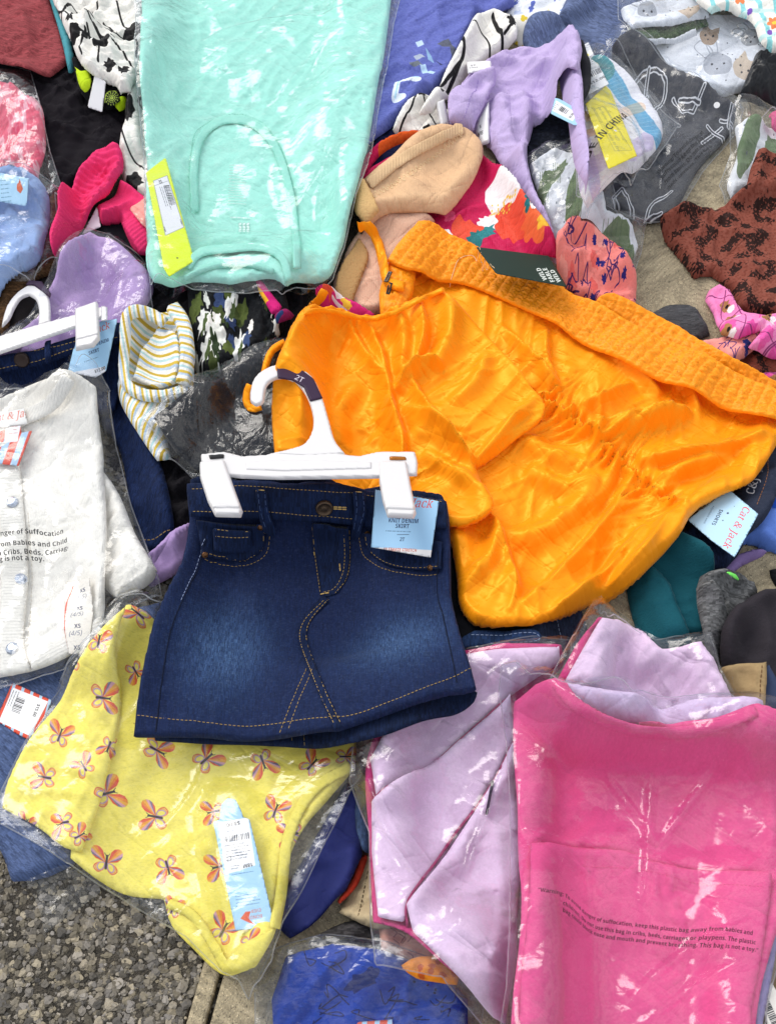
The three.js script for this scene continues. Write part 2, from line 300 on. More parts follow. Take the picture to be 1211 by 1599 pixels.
  // the heap grows
  if (!o.noheap) {
    for (let j = Math.max(0, Math.ceil((z0 - HZ0) / HC)); j <= Math.min(HNZ - 1, Math.floor((z1 - HZ0) / HC)); j++) for (let i = Math.max(0, Math.ceil((x0 - HX0) / HC)); i <= Math.min(HNX - 1, Math.floor((x1 - HX0) / HC)); i++) {
      const x = HX0 + i * HC, z = HZ0 + j * HC, u = (x - gx) / cell, v = (z - gz) / cell, a = Math.floor(u), b = Math.floor(v); if (a < 0 || b < 0 || a >= nx - 1 || b >= nz - 1) continue;
      const k = b * nx + a, fu = u - a, fv = v - b;
      if ((sd[k] * (1 - fu) + sd[k + 1] * fu) * (1 - fv) + (sd[k + nx] * (1 - fu) + sd[k + nx + 1] * fu) * fv < 0) continue;
      const y = (tp[k] * (1 - fu) + tp[k + 1] * fu) * (1 - fv) + (tp[k + nx] * (1 - fu) + tp[k + nx + 1] * fu) * fv, m = j * HNX + i; if (y > Hm[m]) Hm[m] = y;
    }
  }
  let mat = o.mat;
  if (o.print) {
    const pr = o.print, size = pr.size ?? 512, cw = Math.max(8, Math.round(W >= D ? size : size * W / D)), ch = Math.max(8, Math.round(W >= D ? size * D / W : size));
    const cv = document.createElement('canvas'); cv.width = cw; cv.height = ch; const ctx = cv.getContext('2d');
    if (pr.bg) { ctx.fillStyle = pr.bg; ctx.fillRect(0, 0, cw, ch); }
    let mean = 0, cnt = 0; for (let k = 0; k < N; k++) if (sd[k] > 0) { mean += tp[k]; cnt++; } mean /= cnt;
    const A = (px, py) => { const w = spot(px, py, mean); return [(w[0] - x0) / W * cw, (w[1] - z0) / D * ch]; };
    const frame = (px, py) => { const c = A(px, py), r = A(px + 10, py), d = A(px, py + 10); const ax = (r[0] - c[0]) / 10, ay = (r[1] - c[1]) / 10, bx = (d[0] - c[0]) / 10, by = (d[1] - c[1]) / 10; ctx.setTransform(ax, ay, bx, by, c[0] - ax * px - bx * py, c[1] - ay * px - by * py); };
    const cxy = o.out.reduce((s, p) => [s[0] + p[0] / o.out.length, s[1] + p[1] / o.out.length], [0, 0]); frame(cxy[0], cxy[1]);
    pr.draw(ctx, frame, { A, cw, ch, mx: W / cw });
    if (pr.bg && !o.rigid) { // yarn grain over the print
      ctx.setTransform(1, 0, 0, 1, 0, 0); const q = Math.max(1, 0.0009 / (W / cw)), n = Math.min(60000, Math.round(cw * ch / q / q * 0.5));
      for (let k = 0; k < n; k++) { ctx.fillStyle = k % 2 ? 'rgba(255,255,255,0.02)' : 'rgba(0,0,0,0.02)'; ctx.fillRect(cw * wn(k, 11, 3), ch * wn(k, 12, 3), q * (1 + 2 * wn(k, 13, 3)), q); }
    }
    const tx = new THREE.CanvasTexture(cv); tx.colorSpace = THREE.SRGBColorSpace; tx.anisotropy = 8;
    mat = mat.clone(); mat.map = tx; if (!pr.keep) mat.color = new THREE.Color(1, 1, 1);
    if (!pr.bg) { mat.transparent = true; }
  }
  const m = put(new THREE.Mesh(g, mat), name, o.parent);
  if (!o.parent) tag(m, o.label, o.cat, o.group, o.kind); else if (o.label) m.userData.label = o.label;
  return m;
}
// sewing stitches: short dashes of thread lying on the cloth
function stitches(parent, pl, color, o = {}) {
  const L = smoothOpen(pl.map(p => lay(p[0], p[1], 0.004)), 0.002), len = (o.len ?? 3) / 1000, sp = (o.gap ?? 1.2) / 1000, w = (o.w ?? 0.9) / 1000, G = [];
  const cum = [0]; for (let k = 1; k < L.length; k++) cum.push(cum[k - 1] + Math.hypot(L[k][0] - L[k - 1][0], L[k][1] - L[k - 1][1]));
  const pt = s => { let k = 1; while (k < cum.length - 1 && cum[k] < s) k++; const t = (s - cum[k - 1]) / (cum[k] - cum[k - 1] || 1), x = L[k - 1][0] + (L[k][0] - L[k - 1][0]) * t, z = L[k - 1][1] + (L[k][1] - L[k - 1][1]) * t; return new THREE.Vector3(x, hAt(x, z) + (o.up ?? 0.25) / 1000, z); };
  const end = cum[cum.length - 1];
  for (let s = 0; s + len < end; s += len + sp) {
    const a = pt(s), b = pt(s + len), m = a.clone().add(b).multiplyScalar(0.5), d = b.clone().sub(a), l = d.length();
    const g = new THREE.CapsuleGeometry(w / 2, Math.max(0.0002, l - w), 2, 5); g.rotateZ(Math.PI / 2);
    g.applyQuaternion(new THREE.Quaternion().setFromUnitVectors(new THREE.Vector3(1, 0, 0), d.normalize())); g.translate(m.x, m.y, m.z); G.push(g);
  }
  if (!G.length) return null;
  return put(new THREE.Mesh(mergeGeometries(G), o.mat ?? thread(color)), o.name ?? 'stitching', parent);
}
const threads = {};
const thread = c => threads[c] ??= new THREE.MeshStandardMaterial({ color: new THREE.Color(c), roughness: 0.75 });
// a cord, piping or seam lying on the cloth
function cord(parent, pl, mat, r, o = {}) {
  const L0 = pl.map(p => lay(p[0], p[1], 0.004)), L = []; if (o.sharp) for (let k = 0; k < L0.length - 1; k++) { const n = Math.max(1, Math.round(Math.hypot(L0[k + 1][0] - L0[k][0], L0[k + 1][1] - L0[k][1]) / 0.005)); for (let q = 0; q < n; q++) L.push([L0[k][0] + (L0[k + 1][0] - L0[k][0]) * q / n, L0[k][1] + (L0[k + 1][1] - L0[k][1]) * q / n]); } else L.push(...smoothOpen(L0, 0.003));
  const path = new THREE.CatmullRomCurve3(L.map(([x, z]) => new THREE.Vector3(x, (o.smooth ? hMean(x, z, 0.006) : hAt(x, z)) + (o.up ?? 0) / 1000, z)), false, 'centripetal');
  const g = new THREE.TubeGeometry(path, L.length * 2, r / 1000, 5); g.setAttribute('uv1', g.attributes.uv.clone());
  return put(new THREE.Mesh(g, mat), o.name ?? 'seam', parent);
}
// something small built at the origin and set down at a place on the heap
function setDown(mesh, name, px, py, parent, up = 0, turn = 0) {
  const p = lay(px, py, 0.004); mesh.position.set(p[0], hAt(p[0], p[1]) + up / 1000, p[1]); mesh.rotation.y = turn;
  // lean with the surface
  const e = 0.006, n = new THREE.Vector3(hMean(p[0] - e, p[1], 0.003) - hMean(p[0] + e, p[1], 0.003), 2 * e, hMean(p[0], p[1] - e, 0.003) - hMean(p[0], p[1] + e, 0.003)).normalize();
  mesh.quaternion.premultiply(new THREE.Quaternion().setFromUnitVectors(new THREE.Vector3(0, 1, 0), n));
  return put(mesh, name, parent);
}
// a plastic bag: back sheet first, then what it holds, then the front sheet
function bagBack(out, o = {}) { return cloth('back_sheet', { out, thick: 0.3, edge: 2, drape: o.drape ?? 10, cell: 0.004, sheet: true, wr: [[1.5, 45, 30, 2], [0.8, 18, 80, 2, 'r']], mat: o.mat ?? FILM, gap: 0.6, parent: o.parent, round: false }); }
function bagFront(out, o = {}) {
  const a = o.a ?? 35, m = cloth('front_sheet', { out, thick: 0.4, edge: 3, drape: o.drape ?? 9, cell: o.cell ?? 0.0022, sheet: true, gap: o.gap ?? 1.0, eq: 0.75,
    facets: 1.6 * (o.fine ?? 1), fa: a, wr: [[2.2, 110, a, 2], [1.6, 60, a - 25, 4, 'k'], [1.0, 26, a + 40, 3, 'k']], folds: (o.folds ?? []).map(f => [f[0], f[1], f[2] * 0.6, f[3]]), mat: o.mat ?? FILM, parent: o.parent, round: false, wob: 0, step: 0.006 });
  cord(o.parent, out.concat([out[0]]), FILM_EDGE, 0.6, { name: 'sealed_edge', smooth: true, up: -0.2, sharp: true });
  return m;
}
// lettering and other print helpers, in photo positions
function text(ctx, s, x, y, size, o = {}) { ctx.save(); ctx.translate(x, y); ctx.rotate((o.rot ?? 0) * Math.PI / 180); if (o.flip) ctx.scale(-1, 1); ctx.font = `${o.style ?? ''} ${size}px ${o.font ?? 'sans-serif'}`; ctx.fillStyle = o.color ?? '#1c1c20'; ctx.textAlign = o.align ?? 'left'; ctx.textBaseline = 'middle'; ctx.fillText(s, 0, 0); ctx.restore(); }
function barcode(ctx, x, y, w, h, rot = 0, c = '#22242a') { ctx.save(); ctx.translate(x, y); ctx.rotate(rot * Math.PI / 180); ctx.fillStyle = c; let u = 0, k = 3; while (u < w) { const b = 0.5 + wn(k, Math.round(x), 3) * 1.5; ctx.fillRect(u, 0, b, h); u += b + 0.6 + wn(k, Math.round(y), 5) * 1.4; k++; } ctx.restore(); }
function greek(ctx, x, y, w, rows, lead, rot = 0, c = '#3a3d46', t = 1.1) { ctx.save(); ctx.translate(x, y); ctx.rotate(rot * Math.PI / 180); ctx.fillStyle = c; for (let r = 0; r < rows; r++) { let u = 0; const e = w * (0.75 + 0.25 * wn(r, Math.round(x), 2)); while (u < e) { const l = 1.5 + 5 * wn(Math.round(u * 3), r, 8); ctx.fillRect(u, r * lead, Math.min(l, e - u), t); u += l + 1; } } ctx.restore(); }
function poly(ctx, pts, fill, stroke, lw, curve) { ctx.beginPath(); if (curve) { const c = new THREE.CatmullRomCurve3(pts.map(p => new THREE.Vector3(p[0], p[1], 0)), curve === 'closed', 'centripetal').getPoints(pts.length * 8); c.forEach((p, k) => k ? ctx.lineTo(p.x, p.y) : ctx.moveTo(p.x, p.y)); if (curve === 'closed') ctx.closePath(); } else { pts.forEach((p, k) => k ? ctx.lineTo(p[0], p[1]) : ctx.moveTo(p[0], p[1])); if (fill) ctx.closePath(); } if (fill) { ctx.fillStyle = fill; ctx.fill(); } if (stroke) { ctx.strokeStyle = stroke; ctx.lineWidth = lw ?? 2; ctx.lineCap = 'round'; ctx.lineJoin = 'round'; ctx.stroke(); } }
function blob(ctx, x, y, rx, ry, rot, fill, rough = 0.15, sd = 1) { const p = []; for (let k = 0; k < 22; k++) { const t = k / 22 * TAU, q = 1 + rough * noise(C(t) * 1.4 + x * 0.37 + sd, S(t) * 1.4 + y * 0.21); const u = C(t) * rx * q, v = S(t) * ry * q, r = rot * Math.PI / 180; p.push([x + u * C(r) - v * S(r), y + u * S(r) + v * C(r)]); } poly(ctx, p, fill, null, 0, 'closed'); }

// ------------------------------------------------------------------ the ground: concrete slabs, a joint, exposed-aggregate asphalt
const groundUV = (g, k = 1) => { const p = g.attributes.position, a = new Float32Array(p.count * 2); for (let i = 0; i < p.count; i++) { a[2 * i] = p.getX(i) * k; a[2 * i + 1] = p.getZ(i) * k; } g.setAttribute('uv', new THREE.BufferAttribute(a, 2)); g.setAttribute('uv1', new THREE.BufferAttribute(a.slice(), 2)); return g; };
const concreteTex = dataTex(512, (u, v, i, j) => { const s = wn(i >> 1, j >> 1, 71), b = 0.60 + 0.07 * tile(u, v, 9) + 0.06 * tile(v, u, 40) + 0.10 * (wn(i, j, 72) - 0.5) + (s > 0.975 ? -0.22 : s < 0.03 ? 0.16 : 0); return [b * 1.03, b * 0.95, b * 0.79]; }, 0.22, true);
const concreteBump = dataTex(256, (u, v, i, j) => 0.5 + 0.2 * tile(u, v, 50) + 0.5 * (wn(i >> 1, j >> 1, 73) - 0.5) - (wn(i >> 2, j >> 2, 74) > 0.97 ? 0.4 : 0), 0.12);
const concreteMat = new THREE.MeshStandardMaterial({ map: concreteTex, bumpMap: concreteBump, bumpScale: 0.0012, roughness: 0.95 });
const asphaltTex = dataTex(512, (u, v, i, j) => { const b = 0.24 + 0.05 * tile(u, v, 12) + 0.10 * (wn(i >> 1, j >> 1, 75) - 0.5); return [b * 1.08, b, b * 0.88]; }, 0.2, true);
const asphaltMat = new THREE.MeshStandardMaterial({ map: asphaltTex, bumpMap: concreteBump, bumpScale: 0.003, roughness: 1 });
// the joint's line on the ground, from the two ends seen in front
const jA = spot(323, 1599), jB = spot(344, 1524), jd = [jB[0] - jA[0], jB[1] - jA[1]], jl = Math.hypot(jd[0], jd[1]); jd[0] /= jl; jd[1] /= jl;
const jn = [-jd[1], jd[0]]; // across the joint
const side = Math.sign((spot(100, 1550)[0] - jA[0]) * jn[0] + (spot(100, 1550)[1] - jA[1]) * jn[1]); // towards the asphalt
const onJoint = (s, t) => [jA[0] + jd[0] * s + jn[0] * t * side, jA[1] + jd[1] * s + jn[1] * t * side];
function slab(name, s0, s1, t0, t1, y, thick, mat) {
  const sh = new THREE.Shape(); [[s0, t0], [s1, t0], [s1, t1], [s0, t1]].forEach(([s, t], k) => { const p = onJoint(s, t); k ? sh.lineTo(p[0], -p[1]) : sh.moveTo(p[0], -p[1]); });
  const g = new THREE.ExtrudeGeometry(sh, { depth: thick, bevelEnabled: true, bevelSize: 0.003, bevelThickness: 0.003, bevelSegments: 2 }); g.rotateX(-Math.PI / 2); g.translate(0, y - thick - 0.003, 0); groundUV(g);
  const m = put(new THREE.Mesh(g, mat), name); tag(m, null, null, null, 'structure'); return m;
}
const stripW = Math.abs((spot(296, 1599)[0] - jA[0]) * jn[0] + (spot(296, 1599)[1] - jA[1]) * jn[1]);
slab('concrete_pavement', -6, 6, -6, -0.005, 0, 0.08, concreteMat);
slab('concrete_edging', -6, 6, 0.005, stripW, 0, 0.08, concreteMat);
slab('asphalt', -6, 6, stripW + 0.007, 6, -0.003, 0.08, asphaltMat);
slab('joint_bed', -6, 6, -0.02, 0.02, -0.012, 0.02, asphaltMat);
{ // aggregate stones standing in the asphalt, and grit in the joint
  const base = new THREE.IcosahedronGeometry(1, 1), p = base.attributes.position;
  for (let i = 0; i < p.count; i++) { const x = p.getX(i), y = p.getY(i), z = p.getZ(i), q = 1 + 0.4 * noise(x * 1.1 + 4, y * 1.1 + z * 1.5); p.setXYZ(i, x * q, y * q * 0.62, z * q); }
  base.computeVertexNormals();
  const N = 60000, im = new THREE.InstancedMesh(base, new THREE.MeshStandardMaterial({ roughness: 0.75 }), N), mt = new THREE.Matrix4(), q = new THREE.Quaternion(), e = new THREE.Euler(), col = new THREE.Color();
  for (let k = 0; k < N; k++) {
    const joint = k < 260, s = joint ? -0.3 + rnd() * 0.7 : -0.35 + rnd() * 0.85, t = joint ? (rnd() - 0.5) * 0.008 : stripW + 0.004 + rnd() * 0.62, w = onJoint(s, t);
    const r = (joint ? 0.0010 : 0.0011) + Math.pow(rnd(), 2.6) * (joint ? 0.0016 : 0.0026);
    e.set((rnd() - 0.5) * 0.9, rnd() * 6.28, (rnd() - 0.5) * 0.9); q.setFromEuler(e);
    mt.compose(new THREE.Vector3(w[0], (joint ? -0.012 : -0.003) + r * (-0.15 + 0.4 * rnd()), w[1]), q, new THREE.Vector3(r * (0.8 + 0.6 * rnd()), r * (0.7 + 0.4 * rnd()), r * (0.8 + 0.5 * rnd())));
    im.setMatrixAt(k, mt);
    const v = 0.07 + 0.24 * Math.pow(rnd(), 1.7), h = rnd(); col.setRGB(v * (1.05 + 0.12 * h), v * (0.96 + 0.03 * h), v * (0.88 - 0.2 * h)); im.setColorAt(k, col);
  }
  put(im, 'gravel'); tag(im, 'small grey and tan aggregate stones bedded in the dark asphalt', null, null, 'stuff');
}

// ------------------------------------------------------------------ the heap, from the bottom up
const cotton = a => [[5, 75, a, 2.4], [2.0, 34, a + 25, 2.5, 'r'], [0.8, 13, a - 20, 2]];
const soft = a => [[6, 90, a, 2.0], [2.5, 42, a + 35, 2.2]];

// dark garments that fill the hollows
cloth('black_blouse', { label: 'black pleated blouse lying under the red heathered garment and pink ribbed sweater', cat: 'blouse', out: [[-20, 80], [90, 55], [200, 105], [222, 190], [222, 240], [160, 265], [100, 305], [62, 240], [30, 165], [-20, 160]], thick: 16, edge: 26, wr: [[6, 70, 20, 2], [3, 16, 115, 7], [2, 34, 60, 3, 'r']], mat: fabric('#17131a', { bump: 'weave', bs: 0.3 }), folds: [[[[110, 190], [140, 155], [175, 150]], 6, 7, 's'], [[[75, 200], [110, 215], [150, 235]], 5, 8]] });
cloth('black_leggings', { label: 'black leggings glimpsed between pink sweater, mint shirt and bagged lavender garment', cat: 'leggings', out: [[135, 340], [240, 320], [250, 430], [215, 440], [165, 405]], thick: 10, mat: fabric('#0c0d16') });
cloth('black_cardigan', { label: 'crumpled black jersey garment in the dark hollow beside the denim skirt hanger', cat: 'shirt', out: [[225, 440], [480, 430], [480, 760], [340, 830], [268, 836], [238, 720], [215, 560]], thick: 10, edge: 20, wr: [[9, 60, 60, 2], [5, 26, 40, 3, 'r'], [2, 12, 90, 2.5, 'r']], mat: fabric('#17151a', { bump: 'knit', bs: 0.4 }) });
cloth('charcoal_pants', { label: 'charcoal grey pants under the white hanger hook beside light blue shirt', cat: 'pants', out: [[-20, 430], [60, 410], [110, 440], [110, 540], [-20, 560]], thick: 8, wr: soft(40), mat: fabric('#2a2627', { bump: 'fleece' }) });
cloth('dark_green_pants', { label: 'dark plum and green garment under lavender tee hem near leaf print bag', cat: 'garment', out: [[780, 180], [960, 160], [960, 330], [850, 360], [780, 300]], thick: 9, wr: cotton(70), mat: fabric('#2c3140', { grain: 'marl' }) });
cloth('navy_dress', { label: 'navy blue garment below the mint shirt and periwinkle tee', cat: 'dress', out: [[500, 190], [640, 150], [720, 190], [640, 250], [520, 320], [480, 300]], thick: 10, wr: cotton(140), mat: fabric('#1b2148') });
cloth('brown_pants', { label: 'brown cotton garment with loose ends under the light blue shirt', cat: 'pants', out: [[55, 330], [92, 290], [100, 360], [80, 425], [40, 450], [8, 530], [-10, 500], [10, 430]], thick: 8, wr: [[4, 22, 70, 3, 'r']], mat: fabric('#7a5a3c', { grain: 'marl' }) });

// ---- upper corner beside the mint shirt
const TIE = { size: 384, bg: '#e8647c', draw(c) { for (let k = 0; k < 46; k++) { const x = -20 + 110 * wn(k, 1, 3), y = 130 + 160 * wn(k, 2, 3); c.globalAlpha = 0.55; blob(c, x, y, 6 + 16 * wn(k, 3, 3), 3 + 5 * wn(k, 4, 3), 60 + 40 * wn(k, 5, 3), ['#f9dfe2', '#f7b9c3', '#d23b5e', '#fbeef0'][k % 4], 0.5, k); } c.globalAlpha = 1; } };
{
  const b = thing('plastic_bag', 'clear bag over the pink and white tie-dye garment', 'bag');
  const out = [[-30, 110], [48, 112], [62, 160], [78, 235], [96, 290], [70, 310], [-30, 290]];
  bagBack(out, { parent: b });
  cloth('tie_dye_shirt', { label: 'pink and white tie-dye top inside a clear bag', cat: 'shirt', out: [[-30, 130], [20, 135], [45, 155], [64, 165], [72, 230], [60, 285], [-30, 290]], thick: 12, wr: [[7, 50, 70, 3], [3, 20, 60, 4, 'r']], mat: fabric('#e8647c', { bump: 'knit' }), print: TIE });
  bagFront(out, { parent: b, a: 60 });
}
cloth('red_jacket', { label: 'rusty red heathered garment with folded corner above the black blouse', cat: 'jacket', out: [[-30, -30], [70, -30], [92, 40], [110, 98], [78, 120], [40, 106], [-30, 92]], round: false, thick: 13, edge: 10, wr: [[5, 70, 40, 2]], mat: fabric('#b4545a', { grain: 'heather', bump: 'twill', bs: 0.4 }), folds: [[[[20, 0], [45, 50], [52, 108]], 5, 12, 's']], ang: 8 });
const lightBlueBag = thing('plastic_bag', 'clear bag over the light blue shirt with a pale blue card', 'bag');
bagBack([[-40, 262], [56, 270], [92, 300], [88, 400], [50, 440], [-40, 470]], { parent: lightBlueBag });
cloth('light_blue_shirt', { label: 'pale blue cotton shirt bunched beside the pink ribbed sweater', cat: 'shirt', out: [[-40, 272], [48, 275], [74, 298], [78, 345], [60, 410], [12, 440], [-5, 470], [-40, 470]], thick: 16, edge: 20, wr: [[8, 55, 130, 2], [4, 26, 120, 3, 'r']], mat: fabric('#9db8e6', { bump: 'weave' }), folds: [[[[0, 365], [35, 335], [70, 310]], 5, 7, 's'], [[[-10, 440], [20, 420], [60, 400]], 4, 9]] });
cloth('price_card', { label: 'light blue card with orange fox mark on the pale blue shirt', cat: 'tag', out: [[-30, 264], [46, 279], [42, 323], [-30, 310]], round: false, thick: 0.5, edge: 0.6, rigid: true, flat: true, cell: 0.002, mat: paper('#b4d6ee'), print: { size: 256, bg: '#aed6ef', draw(c) { greek(c, 2, 284, 18, 7, 4.6, 6, '#6d98b4', 1); poly(c, [[28, 300], [34, 288], [38, 300], [33, 304]], '#cf5a34'); blob(c, 32, 297, 4, 5, 20, '#d9663c'); } } });
bagFront([[-40, 258], [56, 268], [94, 300], [90, 400], [52, 440], [-40, 475]], { parent: lightBlueBag, a: 100, wr: [[3, 60, 100, 2], [1.6, 30, 110, 3, 'r'], [0.5, 12, 60, 2, 'r']] });

{ // swimwear and neon straps showing under the scarf
  cloth('teal_leggings', { label: 'teal garment edge squeezed between red jacket and patterned scarf', cat: 'leggings', out: [[88, -20], [106, 40], [116, 110], [108, 116], [98, 70], [72, -20]], thick: 9, mat: fabric('#4f9aa6') });
  const n = thing('neon_shirt', 'black top with neon green trim and emblem under the patterned scarf', 'shirt');
  cloth('body', { parent: n, out: [[112, 92], [200, 96], [205, 160], [170, 172], [130, 150]], thick: 8, wr: cotton(20), mat: fabric('#15181a') });
  cloth('trim', { parent: n, out: [[117, 105], [128, 112], [140, 110], [143, 132], [134, 146], [126, 138]], thick: 5, wr: [[2, 14, 60, 2]], mat: fabric('#c3e01f', { spec: 0.6 }) });
  cloth('trim', { parent: n, out: [[184, 152], [198, 150], [197, 168], [186, 174], [178, 164]], thick: 6, mat: fabric('#b4d81a') });
  cloth('emblem', { parent: n, out: [[162, 142], [184, 140], [188, 158], [176, 166], [163, 160]], thick: 1.5, mat: fabric('#0e120c'), print: { size: 128, bg: '#11150e', draw(c) { for (let r = 2; r < 12; r += 3) for (let k = 0; k < 14; k++) { const t = k / 14 * TAU; c.fillStyle = '#9fb64e'; c.fillRect(175 + r * 0.9 * C(t) - 0.7, 153 + r * 0.8 * S(t) - 0.7, 1.4, 1.4); } poly(c, [[163, 158], [166, 147], [176, 142], [187, 148]], null, '#8ea33a', 1.4, 'open'); } } });
}
const scarfPrint = (seedK, lines, spots) => ({ size: 640, bg: '#efece6', draw(c) { for (const l of lines) poly(c, l[0], null, '#0e0c10', l[1] ?? 3, 'open'); for (const s of spots) blob(c, s[0], s[1], s[2], s[3], s[4] ?? 0, '#100e12', 0.35, seedK); } });
{
  const s = thing('patterned_scarf', 'white scarf with black lines and spots crumpled beside the mint shirt', 'scarf', 'white scarves with black pattern');
  cloth('drape', { parent: s, out: [[215, -20], [262, -20], [262, 330], [236, 332], [234, 310], [212, 305], [196, 294], [190, 262], [188, 215], [196, 170], [212, 118], [222, 60]], thick: 10, edge: 12, wr: [[6, 40, 10, 3], [2, 20, 15, 3, 'r']], mat: fabric('#efece6', { rough: 0.6, bump: 'satin', spec: 0.5 }), folds: [[[[205, 180], [194, 230], [197, 280]], 4, 5, 's'], [[[240, 150], [218, 200], [222, 260]], 4, 6]], print: scarfPrint(3, [[[[236, 150], [221, 178], [240, 182]], 3], [[[193, 215], [205, 245], [236, 268]], 2.4], [[[230, 130], [226, 150]], 2]], [[203, 193, 9, 18, 20], [209, 278, 14, 11, 10], [236, 262, 7, 5], [228, 60, 8, 14]]) });
  cloth('folded_drape', { parent: s, out: [[75, -20], [240, -20], [236, 40], [232, 90], [214, 120], [205, 142], [188, 146], [180, 134], [156, 124], [138, 112], [122, 92], [113, 68], [104, 50]], thick: 16, edge: 16, cell: 0.0024, wr: [[7, 38, 60, 2.6], [3, 18, 75, 3, 'r']], mat: fabric('#efece6', { rough: 0.6, bump: 'satin', spec: 0.5 }), folds: [[[[190, 0], [160, 30], [140, 60], [134, 105]], 8, 6, 's'], [[[215, 50], [185, 70], [178, 105], [188, 140]], 7, 6, 's'], [[[146, 40], [150, 85], [170, 118]], 5, 6], [[[225, 0], [205, 25], [150, 22]], 6, 8]],
    print: scarfPrint(5, [[[[100, -10], [150, 30], [200, 40], [240, 20]], 3], [[[180, -15], [190, 20], [230, 60], [236, 90]], 3], [[[120, 60], [160, 70], [190, 90], [210, 120]], 3], [[[150, -10], [140, 30], [165, 70], [160, 120]], 3], [[[80, 0], [92, 22], [112, 34], [118, 52]], 3], [[[108, -5], [100, 18], [96, 40]], 3], [[[132, 0], [118, 16], [110, 40]], 3.4], [[[120, 0], [128, 22], [138, 34]], 3], [[[158, 20], [180, 36]], 2.6], [[[148, 40], [158, 52], [184, 54], [208, 56], [216, 74], [214, 96]], 3], [[[140, 52], [142, 80], [132, 100], [136, 112]], 2.6]], [[206, 36, 15, 13, -20], [165, 86, 11, 16, 25], [122, 70, 9, 13, 5], [197, 130, 9, 9], [177, 122, 8, 9, 40], [136, 66, 4, 9, 20], [112, 48, 5, 5]]) });
}
cloth('care_label', { label: 'blank white fabric label hanging below the patterned scarf', cat: 'label', out: [[148, 118], [166, 128], [160, 176], [137, 168]], round: false, thick: 0.5, edge: 0.6, rigid: true, up: 1, flat: true, cell: 0.002, mat: paper('#d9d9de') });
{ // pink ribbed sweater: ribs are real relief
  const s = thing('ribbed_sweater', 'hot pink ribbed sweater bunched against the mint shirt', 'sweater');
  const m = fabric('#ec3974', { bump: 'knit', bs: 0.4 });
  const ribs = (ax, ay, bx, by, pitch, amp) => () => { const a = lay(ax, ay), b = lay(bx, by), l = Math.hypot(b[0] - a[0], b[1] - a[1]), ux = (b[0] - a[0]) / l, uz = (b[1] - a[1]) / l; return (x, z) => { const t = ((x - a[0]) * ux + (z - a[1]) * uz) / pitch, f = t - Math.floor(t); return amp * Math.pow(Math.abs(S(f * Math.PI)), 0.75); }; };
  cloth('sleeve', { parent: s, out: [[150, 330], [190, 285], [215, 300], [236, 322], [238, 400], [215, 396], [196, 365], [190, 348], [160, 352]], thick: 14, edge: 14, wr: cotton(120), mat: m, folds: [[[[155, 345], [180, 342], [215, 320]], 6, 5, 's']], cell: 0.002 });
  cloth('cuff', { parent: s, out: [[190, 350], [215, 340], [238, 356], [240, 400], [218, 398], [205, 375]], thick: 7, edge: 6, cell: 0.0016, mat: m, disp: ribs(200, 345, 240, 385, 0.0048, 0.0018) });
  cloth('ribbed_hem', { parent: s, out: [[150, 238], [172, 228], [188, 230], [191, 270], [168, 305], [128, 360], [88, 408], [80, 385], [78, 368], [90, 330], [91, 295], [120, 275], [138, 250]], thick: 14, edge: 10, cell: 0.0013, wr: [[4, 60, 130, 2]], mat: m, disp: ribs(170, 240, 95, 380, 0.0066, 0.0026) });
  stitches(s, [[184, 262], [160, 298], [120, 352], [86, 396]], '#e63a6e', { w: 0.8 }); stitches(s, [[180, 258], [156, 294], [116, 348], [83, 390]], '#e63a6e', { w: 0.8 });
  cloth('care_label', { parent: s, out: [[152, 322], [158, 355], [128, 367], [140, 345]], round: false, thick: 0.5, edge: 0.6, rigid: true, flat: true, cell: 0.002, mat: paper('#e3d6e4') });
}
cloth('peach_shirt', { label: 'small peach printed fabric corner over pink cuff beside mint shirt', cat: 'shirt', out: [[202, 326], [232, 305], [245, 330], [245, 365], [228, 356]], thick: 5, wr: cotton(40), mat: fabric('#ee9a92'), print: { size: 128, bg: '#ef9f96', draw(c) { for (let k = 0; k < 22; k++) poly(c, [[205 + 40 * wn(k, 1, 1), 315 + 40 * wn(k, 2, 1)], [210 + 36 * wn(k, 1, 1), 318 + 40 * wn(k, 2, 1)]], null, '#f8cdbd', 1.4); } } });
{ // lavender garment in its bag
  const b = thing('plastic_bag', 'glossy clear bag over folded lavender garment below the pink ribbed sweater', 'bag');
  const out = [[-20, 560], [40, 500], [88, 405], [140, 358], [172, 366], [240, 425], [238, 480], [200, 520], [100, 560]];
  bagBack(out, { parent: b });
  cloth('lavender_leggings', { label: 'folded lavender garment in clear bag under the white hanger', cat: 'leggings', out: [[-20, 560], [35, 515], [90, 412], [140, 364], [165, 372], [234, 428], [234, 470], [190, 520], [100, 555]], thick: 14, edge: 16, wr: [[4, 70, 40, 2]], mat: fabric('#bb9ccf', { bump: 'knit' }), folds: [[[[120, 380], [170, 415], [222, 465]], 3, 3, 's']] });
  bagFront(out, { parent: b, a: 20, wr: [[4, 60, 20, 1.8], [2.4, 40, -20, 2.6, 'r'], [0.8, 14, 40, 2, 'r']] });
}

